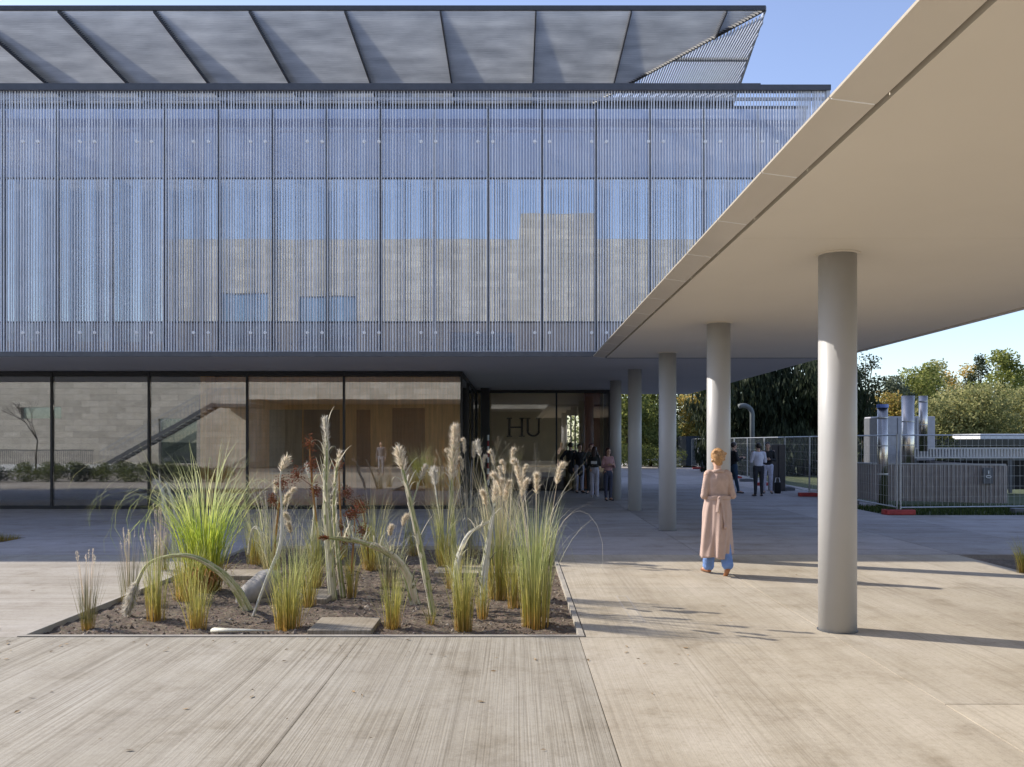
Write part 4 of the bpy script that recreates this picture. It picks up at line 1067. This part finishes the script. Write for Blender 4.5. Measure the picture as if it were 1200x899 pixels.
# ------------------------------------------------------------------ the planting bed
def blade(s, p, az, lean, h, wd, droop, rnd_, seg=8):
    """a ribbon that leaves the ground leaning and arches over"""
    d = Vector((math.cos(az), math.sin(az), 0)); q = Vector(p); ang = lean
    side = Vector((-d.y, d.x, 0)); side = (side + d*rnd_.uniform(-.6, .6)).normalized()
    st = h/seg; prev = None
    for i in range(seg + 1):
        f = i/seg; w2 = wd*.5*(1 - f**2.2) + .0004
        a, b_ = q - side*w2, q + side*w2
        n = len(s.v); s.v += [tuple(a), tuple(b_)]
        if i: s.f.append((n-2, n-1, n+1, n))
        ang += droop * f**1.6 * (2.6/seg)
        q = q + (d*math.sin(ang) + Vector((0, 0, math.cos(ang))))*st
def plume(s, path, r, n, rnd_, length=.05, wd=.003):
    """soft seed head: short hairs leaving a stem"""
    path = [Vector(p) for p in path]
    for _ in range(n):
        f = rnd_.random(); k_ = f*(len(path)-1); i = min(int(k_), len(path)-2); p = path[i].lerp(path[i+1], k_-i)
        ax = (path[i+1]-path[i]).normalized(); v = Vector((rnd_.gauss(0, 1), rnd_.gauss(0, 1), rnd_.gauss(0, 1))).normalized()
        rr_ = r*math.sin(math.pi*min(1, f*.82+.16))**.7; v = (v*.75 + ax*.9).normalized()
        e = p + v*length*rnd_.uniform(.5, 1.2) + v*rr_*.6; p2 = p + v*rr_*.2
        sd = v.cross(Vector((rnd_.gauss(0, 1), rnd_.gauss(0, 1), rnd_.gauss(0, 1)))).normalized()*wd
        s.tri(p2 - sd, p2 + sd, e)
M_bright = leafmat('grass_bright', [(0, (.40, .27, .08)), (.2, (.44, .45, .07)), (.6, (.44, .54, .08)), (1, (.60, .63, .32))], 1.3, .5, .5)
M_olive = leafmat('grass_olive', [(0, (.46, .30, .09)), (.22, (.46, .40, .10)), (.55, (.42, .43, .16)), (1, (.58, .54, .34))], 1.1, .42, .55)
M_yell = leafmat('grass_yellow', [(0, (.50, .32, .08)), (.35, (.46, .42, .11)), (1, (.40, .44, .18))], .7, .42, .55)
M_pale = leafmat('grass_pale', [(0, (.38, .30, .13)), (.4, (.40, .40, .22)), (1, (.60, .56, .44))], 1.0, .42, .55)
M_greyg = leafmat('grass_grey', [(0, (.45, .28, .05)), (.2, (.26, .23, .08)), (.6, (.22, .21, .13)), (1, (.36, .32, .27))], .6, .35, .45)
M_plume = leafmat('plume_cream', [(0, (.74, .66, .52)), (1, (.80, .72, .58))], 1.5, .45, .35)
M_plumew = leafmat('plume_white', [(0, (.66, .62, .54)), (1, (.72, .68, .60))], 1.5, .45, .25)
M_brownleaf = leafmat('leaf_brown', [(0, (.34, .17, .06)), (1, (.42, .25, .09))], .6, .35, .5)
M_seed = leafmat('seed_red_brown', [(0, (.20, .075, .03)), (1, (.30, .12, .05))], 1.5, .2, .6)
def stalkmat(name, stops):
    m, nt, out = nodes_of(name); b = N(nt, 'ShaderNodeBsdfPrincipled'); b.inputs['Roughness'].default_value = .65
    f1 = noise(nt, mapping(nt, (60, 60, 3)), 1.0, 4, .7); geo = N(nt, 'ShaderNodeNewGeometry')
    ad = N(nt, 'ShaderNodeMath', operation='MULTIPLY_ADD'); nt.links.new(geo.outputs['Random Per Island'], ad.inputs[0]); ad.inputs[1].default_value = .75
    sc_ = N(nt, 'ShaderNodeMath', operation='MULTIPLY_ADD'); nt.links.new(f1, sc_.inputs[0]); sc_.inputs[1].default_value = .6; sc_.inputs[2].default_value = -.2
    nt.links.new(sc_.outputs[0], ad.inputs[2])
    nt.links.new(ramp(nt, ad.outputs[0], stops), b.inputs['Base Color']); nt.links.new(bump(nt, f1, .6, .006), b.inputs['Normal'])
    nt.links.new(b.outputs[0], out.inputs[0]); return m
M_stalk = stalkmat('stalk_mat', [(0.05, (.18, .23, .06)), (0.3, (.36, .38, .14)), (0.5, (.56, .51, .30)), (0.75, (.74, .68, .52)), (.97, (.50, .28, .12))])
M_stalkp = stalkmat('stalk_pale_mat', [(0.1, (.30, .32, .18)), (0.4, (.55, .52, .40)), (0.9, (.74, .71, .62))])

def clump(label, x, yb, yt, hw, n, mat, droop=.5, wd=.006, seed=1, base_r=None, plumes=0, name='grass_clump', lean=.12, plmat=None, culm=0, brown=0, loops=None):
    if loops is None: loops = int(n*.09*droop)
    p = G(x, yb, -.045); D = p.y; h = (yb-yt)*D/1000; spread = hw*D/1000; rnd_ = random.Random(seed)
    t = thing(name, label, 'ornamental grass', (p.x, p.y, -.06), 'grasses in the planting bed')
    br = base_r or spread*.35; s = MB()
    for i in range(n):
        az = rnd_.uniform(0, 6.283); rr_ = br*math.sqrt(rnd_.random())
        q = Vector((p.x + math.cos(az)*rr_, p.y + math.sin(az)*rr_*.8, -.06))
        hh = h*rnd_.uniform(.3, 1.0)**.6*(1.03 + .13*droop); ln = abs(rnd_.gauss(0, 1))*lean*(spread/max(h, .1))*2.3*(1.8 if rnd_.random() < .18 else 1) + .02
        blade(s, q, az + rnd_.uniform(-.5, .5), ln, hh, wd*rnd_.uniform(.6, 1.25), droop*(rnd_.uniform(.1, 1.2) if rnd_.random() < .75 else rnd_.uniform(1.2, 3.2)), rnd_)
    for i in range(loops):         # fine blades that arch right over
        az = rnd_.uniform(0, 6.283); rr_ = br*.8*rnd_.random()
        blade(s, (p.x + math.cos(az)*rr_, p.y + math.sin(az)*rr_, -.06), az, rnd_.uniform(.1, .35), h*rnd_.uniform(1.1, 1.6), wd*.55, rnd_.uniform(2.6, 5.0), rnd_, 14)
    s.build('leaves', mat, t)
    if brown:
        s = MB()
        for i in range(brown):
            az = rnd_.uniform(0, 6.283); rr_ = br*rnd_.random()
            blade(s, (p.x + math.cos(az)*rr_, p.y + math.sin(az)*rr_ - .08, -.05), az, rnd_.uniform(.1, .5), h*rnd_.uniform(.15, .38), wd*2.2, rnd_.uniform(1.5, 4.5), rnd_)
        s.build('dead_leaves', M_brownleaf, t)
    if culm:
        s = MB()
        for i in range(culm):
            az = rnd_.uniform(0, 6.283); ln = rnd_.uniform(.02, .22); hh = h*rnd_.uniform(.85, 1.12)
            e = Vector((p.x + math.sin(ln)*math.cos(az)*hh, p.y + math.sin(ln)*math.sin(az)*hh, math.cos(ln)*hh))
            b0 = Vector((p.x, p.y, -.05)); mid = b0.lerp(e, .5) + Vector((0, 0, .02))
            s.tube([b0, mid, e], [.0022, .0018, .0012], 4, cap=False)
            a_ = mid.lerp(e, .75); plume(s, [a_, e], .006, 26, rnd_, .022, .002)
        s.build('seed_stems', plmat or M_plume, t)
    for i in range(plumes):
        az = rnd_.uniform(0, 6.283); ln = rnd_.uniform(.04, .3); hh = h*rnd_.uniform(.8, 1.04)
        e = Vector((p.x + math.sin(ln)*math.cos(az)*hh, p.y + math.sin(ln)*math.sin(az)*hh, math.cos(ln)*hh)); b0 = Vector((p.x, p.y, -.05))
        mid = b0.lerp(e, .6) + Vector((0, 0, .03)); s = MB(); s.tube([b0, mid, e], [.004, .003, .002], 5)
        tp = e + (e-mid).normalized()*.05 + Vector((math.cos(az)*.03, 0, -.01))
        plume(s, [mid.lerp(e, .72), e, tp], .03, 620, rnd_, .055, .0034)
        s.build('plume', plmat or M_plume, t)
    return t
clump('tall bright green grass with arching tips, brown leaves at its foot', 240, 692, 527, 62, 210, M_bright, 1.15, .013, 11, base_r=.20, brown=110, lean=.15, loops=70)
clump('thin grey green tuft at the left front corner of the bed', 103, 737, 655, 26, 90, M_greyg, .1, .0045, 12, base_r=.07, culm=8, lean=.16)
clump('tuft of fine stems with tiny pale heads behind the corner tuft', 152, 706, 628, 24, 70, M_greyg, .15, .0045, 13, base_r=.09, culm=12, lean=.15)
clump('yellow tuft under the left end of the big arch', 183, 728, 632, 24, 120, M_yell, .2, .005, 14, base_r=.10, culm=10, lean=.12)
clump('small yellow tuft just right of the one under the arch', 231, 737, 668, 24, 120, M_yell, .3, .005, 15, base_r=.10)
clump('yellow grass spreading behind the big arch', 218, 704, 628, 40, 150, M_yell, .6, .0055, 41, base_r=.14)
clump('pale airy grass with drooping blades behind the grey boulder', 318, 672, 560, 42, 110, M_pale, 1.2, .006, 16, base_r=.12, plumes=3, lean=.2)
clump('round green tuft with a yellow foot right of the boulder', 338, 737, 636, 26, 210, M_yell, .35, .0055, 17, base_r=.13, lean=.16)
clump('dense short tuft at the back by the boulder', 300, 662, 590, 26, 120, M_olive, .4, .006, 18, base_r=.14)
clump('green grass behind the cream tipped stalk', 372, 690, 590, 22, 90, M_olive, .5, .006, 19, base_r=.08)
clump('green grass behind the low drooping stalk', 436, 668, 578, 34, 150, M_olive, .7, .0065, 20, base_r=.14)
clump('fine yellow green tuft at the front beside the stone slab', 460, 737, 662, 22, 120, M_yell, .25, .005, 21, base_r=.08, lean=.14)
clump('slim green grass before the plumed reed', 520, 668, 560, 24, 120, M_olive, .7, .006, 22, base_r=.10)
clump('yellow tuft at the front between the leaning reed and the pale reed', 543, 740, 640, 22, 200, M_olive, .25, .0055, 23, base_r=.09, lean=.12)
clump('tall olive grass with cream plumes behind the pale reed', 585, 702, 552, 30, 190, M_olive, .35, .0065, 24, base_r=.13, plumes=5, lean=.09)
clump('tall olive grass with fanned blades at the right corner of the bed', 627, 735, 585, 31, 250, M_yell, .22, .0062, 25, base_r=.14, lean=.07)
clump('tall wispy plumed grass rising out of the corner grass', 628, 722, 540, 42, 62, M_pale, 1.2, .006, 26, base_r=.07, plumes=5, lean=.16)
clump('plumed grass at the back of the bed before the entrance', 596, 658, 535, 40, 60, M_pale, 1.4, .006, 27, base_r=.12, plumes=5, lean=.2)
clump('plumed grass at the back behind the plumed reed', 551, 652, 520, 36, 60, M_pale, 1.4, .006, 28, base_r=.12, plumes=6, lean=.2)
clump('low grass at the back right corner of the bed', 640, 660, 610, 22, 90, M_olive, .5, .006, 29, base_r=.12)
clump('low grass at the back between the two leaning reeds', 486, 652, 596, 26, 90, M_olive, .6, .006, 30, base_r=.12)

clump('wispy grey green grass just right of the thin white stem', 350, 690, 600, 24, 80, M_pale, .9, .006, 81, base_r=.08, plumes=2, lean=.16)
clump('airy green grass between the boulder and the cream tipped stalk', 362, 712, 640, 22, 90, M_olive, .5, .0055, 82, base_r=.08, lean=.14)
clump('yellow green grass left of the drooping stalk', 412, 700, 636, 18, 70, M_olive, .5, .005, 83, base_r=.06, lean=.14)
clump('loose grass behind the leaning reed', 455, 690, 610, 26, 90, M_pale, .9, .0055, 84, base_r=.10, plumes=2, lean=.18)
clump('green tuft at the foot of the plumed reed', 532, 690, 625, 22, 90, M_olive, .5, .0055, 85, base_r=.09, lean=.14)
clump('yellow tuft at the foot of the pale reed', 566, 724, 670, 15, 70, M_yell, .3, .005, 86, base_r=.06, lean=.12)
clump('grey stemmed tuft at the back left corner of the bed', 188, 672, 600, 28, 80, M_greyg, .3, .005, 87, base_r=.12, culm=14, lean=.16)
clump('loose grass at the back left behind the white dry stalks', 222, 655, 590, 30, 90, M_pale, .9, .006, 88, base_r=.12, plumes=2, lean=.18)
clump('green grass at the back behind the rusty seed heads', 398, 652, 592, 30, 90, M_olive, .7, .006, 89, base_r=.12, lean=.16)
clump('fine grass left of the corner grass', 603, 712, 625, 20, 110, M_olive, .4, .0055, 90, base_r=.08, lean=.12)
clump('small straggly tuft at the right front of the bed', 505, 733, 700, 14, 40, M_greyg, .6, .004, 91, base_r=.05, lean=.2)

def reed(label, pts_, radii, mat=None, seed=1, head=None, wrap=0, Dbase=None, zoff=0.25, name='reed_stalk', leafy=0):
    """pts_: points of the stalk in the photo; stands at the first point's place in the bed"""
    radii = [q_*.8 for q_ in radii]; p = G(pts_[0][0], pts_[0][1], -.045); D = p.y; rnd_ = random.Random(seed); t = thing(name, label, 'reed', (p.x, p.y, -.06), 'reeds in the planting bed')
    W = []; n = len(pts_)
    for i, (x_, y_) in enumerate(pts_):
        f = i/(n-1); W.append(P(x_, y_, D + zoff*f)); 
    W[0].z = -.06
    # smooth the path
    Q = []; RR = []
    for i in range(n-1):
        a = W[max(i-1, 0)]; b0 = W[i]; c0 = W[i+1]; d0 = W[min(i+2, n-1)]
        for k_ in range(7):
            u = k_/7; Q.append(.5*((2*b0) + (c0-a)*u + (2*a-5*b0+4*c0-d0)*u*u + (3*b0-a-3*c0+d0)*u**3))
            RR.append((radii[i]*(1-u) + radii[i+1]*u)*(1+.10*mnoise.noise(Vector((len(Q)*.55, seed, 0)))))
    Q.append(W[-1]); RR.append(radii[-1])
    # a stalk is a bundle of leaf sheaths rolled round one another
    s = MB(); nq = len(Q); big = max(RR) > .036; k_n = 17 if big else 8
    s.tube(Q, [r_*.62 for r_ in RR], 8)
    for j in range(k_n):
        ph = 6.283*j/k_n + rnd_.uniform(-.2, .2); a0 = 0 if j % 3 else rnd_.randrange(0, nq//3); a1 = nq - (0 if j % 4 == 0 else rnd_.randrange(0, max(2, nq//2)))
        if a1 - a0 < 4: continue
        tw = rnd_.uniform(-.05, .05); pth = []; rr2 = []
        for i in range(a0, a1):
            d_ = (Q[min(i+1, nq-1)] - Q[max(i-1, 0)]).normalized(); u_ = d_.cross(Vector((0, 1, 0))).normalized(); v_2 = d_.cross(u_)
            an = ph + tw*(i-a0); off = RR[i]*(.72 + .16*mnoise.noise(Vector((i*.3, j*5, seed))))
            e_ = (i-a0)/(a1-a0); peel = max(0, e_-.8)*5
            pth.append(Q[i] + (u_*math.cos(an) + v_2*math.sin(an)*.8)*off*(1 + peel*.9)); rr2.append(RR[i]*(.34 if big else .44)*(1-.85*peel if peel < 1 else .15)*rnd_.uniform(.85, 1.15))
        s.tube(pth, rr2, 5, flat=.6)
    s.build('stalk', mat or M_stalk, t, smooth=True)
    wrap = int(wrap*2.2)
    if wrap:                       # dry sheaths that peel off the stalk
        s = MB()
        for i in range(wrap):
            k_ = rnd_.randrange(len(Q)//8, len(Q)-2); q = Q[k_]; az = rnd_.uniform(0, 6.28)
            blade(s, q + Vector((math.cos(az), math.sin(az), 0))*RR[k_]*.9, az, rnd_.uniform(.1, .7), rnd_.uniform(.08, .34), .018, rnd_.uniform(-.2, 3.2), rnd_)
        s.build('sheath', M_pale, t)
    if leafy:
        s = MB()
        for i in range(leafy):
            k_ = rnd_.randrange(0, int(len(Q)*.75)); q = Q[k_]; az = rnd_.uniform(0, 6.28)
            blade(s, q, az, rnd_.uniform(.05, .35), rnd_.uniform(.2, .5), .012, rnd_.uniform(.2, 1.5), rnd_)
        s.build('leaves', M_olive, t)
    if head:
        k0, r_, cnt, ln_, mt = head; s = MB(); qe = Q[int(len(Q)*k0):]; qe = qe + [qe[-1] + (qe[-1]-qe[-2]).normalized()*.06]; plume(s, qe, r_*1.7, int(cnt*1.3), rnd_, ln_*1.5, .0045); s.build('plume', mt, t)
    return t
reed('thick upright striped stalk with a pointed cream tip', [(390, 702), (386, 650), (383, 600), (382, 560), (383, 525), (381, 496)], [.062, .066, .060, .045, .030, .006], seed=1, head=(.76, .012, 420, .05, M_plumew), wrap=22, leafy=12)
reed('stout brown green stalk hugging the right of the cream tipped one', [(402, 700), (396, 650), (392, 600), (393, 560), (397, 535)], [.045, .04, .034, .026, .01], seed=2, wrap=16, head=(.8, .012, 160, .04, M_plume))
reed('big arching stalk bending over left to a pale plume touching the soil', [(291, 716), (276, 690), (255, 668), (225, 652), (195, 652), (172, 662), (158, 688), (151, 712)], [.075, .062, .048, .034, .026, .024, .034, .05], seed=3, head=(.80, .045, 900, .05, M_plumew), zoff=-.35, mat=M_stalk)
reed('stalk arching left to a rusty brown tip', [(487, 708), (476, 672), (458, 650), (430, 637), (405, 632), (382, 630)], [.075, .065, .05, .04, .034, .014], seed=4, head=(.93, .015, 120, .035, M_seed), wrap=26, zoff=-.2)
reed('leaning stalk with a shaggy cream head', [(508, 722), (500, 680), (492, 640), (483, 600), (474, 560), (468, 533)], [.04, .045, .042, .034, .026, .016], seed=5, head=(.84, .03, 420, .06, M_plume), wrap=14)
reed('upright plumed reed rising from the middle of the bed', [(533, 655), (531, 620), (529, 580), (531, 540), (533, 505)], [.06, .055, .04, .026, .01], seed=6, head=(.6, .05, 1500, .07, M_plume), wrap=18, leafy=18)
reed('pale reed with an orange tip right of the middle', [(566, 718), (566, 690), (568, 665), (573, 630), (578, 600), (581, 572)], [.032, .048, .058, .034, .022, .014], seed=7, mat=M_stalkp, head=(.85, .022, 300, .05, M_plume), wrap=12)
reed('hollow pale stalk curving up from the yellow tuft to the pale reed', [(537, 718), (534, 690), (537, 655), (548, 628), (566, 615), (577, 610)], [.03, .045, .04, .026, .02, .012], seed=8, mat=M_stalkp, wrap=10)
reed('white dry stalk with a bent knee left of the bright grass', [(205, 650), (202, 625), (194, 600), (190, 575), (184, 566)], [.05, .05, .055, .038, .03], seed=9, mat=M_stalkp, wrap=14, head=(.85, .02, 150, .05, M_plumew))
reed('second white dry stalk leaning out of the bright grass', [(218, 655), (210, 620), (204, 595), (195, 566)], [.04, .045, .036, .02], seed=10, mat=M_stalkp, wrap=10)
reed('pale club shaped stalk behind the cream tipped one', [(366, 668), (366, 640), (369, 600), (368, 575), (360, 548)], [.02, .05, .03, .022, .026], seed=31, mat=M_stalkp, wrap=4, head=(.86, .02, 140, .04, M_plumew))
reed('thin white stem with knots rising beside the boulder', [(296, 722), (312, 680), (328, 640), (330, 600), (328, 560), (334, 542)], [.018, .02, .03, .014, .012, .016], seed=32, mat=M_stalkp, head=(.86, .026, 260, .05, M_plume))
reed('thin reed crossing behind the leaning stalk', [(470, 655), (478, 610), (488, 575), (497, 550)], [.02, .018, .014, .01], seed=33, head=(.8, .025, 300, .05, M_plume), wrap=6, mat=M_stalk)
reed('reed with an open white head between the leaning stalk and the plumed reed', [(524, 660), (518, 620), (512, 585), (508, 555)], [.02, .018, .016, .016], seed=34, head=(.78, .04, 340, .07, M_plumew), mat=M_stalkp)
reed('bent pale stalk left of the boulder', [(315, 668), (310, 640), (303, 620), (296, 622), (291, 650)], [.02, .022, .03, .026, .03], seed=35, mat=M_stalkp)
reed('slim reed with a nodding white head before the glass door', [(578, 662), (575, 600), (568, 560), (560, 522)], [.012, .012, .01, .01], seed=36, head=(.86, .02, 240, .05, M_plumew), mat=M_stalk)
def seedplant(label, pts_, seed, heads):
    p = G(*pts_[0], -.045); D = p.y; rnd_ = random.Random(seed); t = thing('seed_head_plant', label, 'plant', (p.x, p.y, -.06), 'seed head plants in the bed')
    W = [P(x_, y_, D) for x_, y_ in pts_]; W[0].z = -.06
    MB().tube(W, [.014]*(len(W)-1) + [.006], 8).build('stem', M_brownleaf, t)
    for hx, hy, r_ in heads:
        c = P(hx, hy, D + rnd_.uniform(-.05, .05)); s = MB()
        base = min(W, key=lambda q: (q-c).length); s.tube([base, c], [.006, .004], 5)
        for i in range(int(60 + r_*900)):
            v = Vector((rnd_.gauss(0, 1), rnd_.gauss(0, .8), rnd_.gauss(0, 1.2)))*r_*.5; q = c + v
            k_ = rnd_.uniform(.006, .012); s.sphere(q, k_, (1, 1, .8), 5, 3)
            if i % 4 == 0: s.tube([c, q], .0015, 3)
        s.build('seed_head', M_seed, t)
    s = MB()
    for i in range(16): blade(s, W[rnd_.randrange(len(W)-1)], rnd_.uniform(0, 6.28), .4, rnd_.uniform(.12, .3), .02, 1.4, rnd_)
    s.build('leaves', M_olive, t)
seedplant('plant with tall rusty seed heads left of the cream tipped stalk', [(374, 672), (372, 620), (366, 570), (362, 515)], 51, [(363, 520, .10), (366, 545, .10), (347, 556, .11), (370, 575, .09)])
seedplant('plant with rusty seed heads right of the cream tipped stalk', [(398, 662), (400, 620), (398, 580), (397, 545)], 52, [(396, 545, .09), (407, 578, .09), (421, 590, .09), (398, 618, .09)])
seedplant('low plant with dark rusty seed heads behind the drooping stalk', [(432, 668), (430, 630), (426, 600)], 53, [(425, 594, .08), (409, 604, .07)])
seedplant('rusty seed head plant left of the thin white stem', [(322, 680), (322, 640), (326, 600), (330, 570)], 54, [(330, 566, .08), (320, 585, .07)])
seedplant('seed head plant half hidden by the stout brown green stalk', [(412, 672), (414, 640), (416, 605)], 55, [(416, 600, .09), (425, 622, .08), (404, 632, .07)])
# boulder, slabs, fallen stem
def boulder(label, x, y, r_, sc, seed):
    p = G(x, y); t = MB(); t.sphere((0, 0, 0), r_, sc, 40, 26)
    for i, v in enumerate(t.v):
        q = Vector(v); nrm = q.normalized(); d_ = mnoise.noise(q*3.2 + Vector((seed, 0, 0)))*.22 + mnoise.noise(q*8 + Vector((seed, 0, 0)))*.07
        q = q + nrm*d_*r_; t.v[i] = (p.x + q.x*math.cos(.5) - q.z*math.sin(.5)*.4, p.y + q.y, .10 + q.z + q.x*.55)
    o = t.build('boulder', M_rock, None, org=(p.x, p.y, 0), smooth=True); tag(o, label, 'boulder'); return o
boulder('weathered grey boulder lying in the bed between the bright grass and the green tuft', 302, 700, .25, (1.15, .8, .66), 3)
for lab, x_, y_, wx, wy in (('square pale stone slab at the front of the bed', 405, 732, .62, .62), ('pale stone slab beside the green tuft', 352, 697, .78, .7), ('pale stone slab at the back right of the bed', 560, 668, 1.2, .7), ('pale stone slab behind the boulder', 292, 672, .9, .6)):
    p = G(x_, y_); o = MB().box(p.x-wx/2, p.x+wx/2, p.y-wy/2, p.y+wy/2, -.07, .012).build('stepping_stone', M_slabst, None, org=(p.x, p.y, 0), bevel=.006); tag(o, lab, 'stepping stone', 'stone slabs in the bed')
p0 = G(250, 741, -.02)
pth = [(p0.x-.0, p0.y, -.0), (p0.x+.15, p0.y-.05, .01), (p0.x+.35, p0.y-.07, .015), (p0.x+.6, p0.y-.02, .0)]
o = MB().tube(pth, [.05, .04, .025, .008], 10, flat=.5).build('fallen_stem', M_stalkp, None, org=(p0.x, p0.y, 0), smooth=True); tag(o, 'pale fallen stem lying on the soil at the front kerb', 'fallen stem')
# plants of the small beds at both edges
def outer(label, X_, Y_, h, n, mat, seed, r_=.12, droop=.5):
    rnd_ = random.Random(seed); t = thing('grass_clump', label, 'ornamental grass', (X_, Y_, -.06), 'grasses in the side beds'); s = MB()
    for i in range(n):
        az = rnd_.uniform(0, 6.28); q = (X_ + math.cos(az)*r_*rnd_.random(), Y_ + math.sin(az)*r_*rnd_.random(), -.06)
        blade(s, q, az, rnd_.uniform(.02, .3), h*rnd_.uniform(.5, 1), .007, droop*rnd_.uniform(.3, 1.6), rnd_)
    s.build('leaves', mat, t); return t
outer('yellow grass clump cut by the right edge of the photo', tx(1203, 12.0), 12.0, .62, 160, M_olive, 71)
outer('low dark green clump in the bed at the left edge', tx(4, 16.1), 16.1, .22, 200, M_greyg, 72, .3, 1.5)
outer('low green clump farther left in the left edge bed', tx(-30, 16.0), 16.0, .3, 200, M_olive, 73, .3, 1.5)
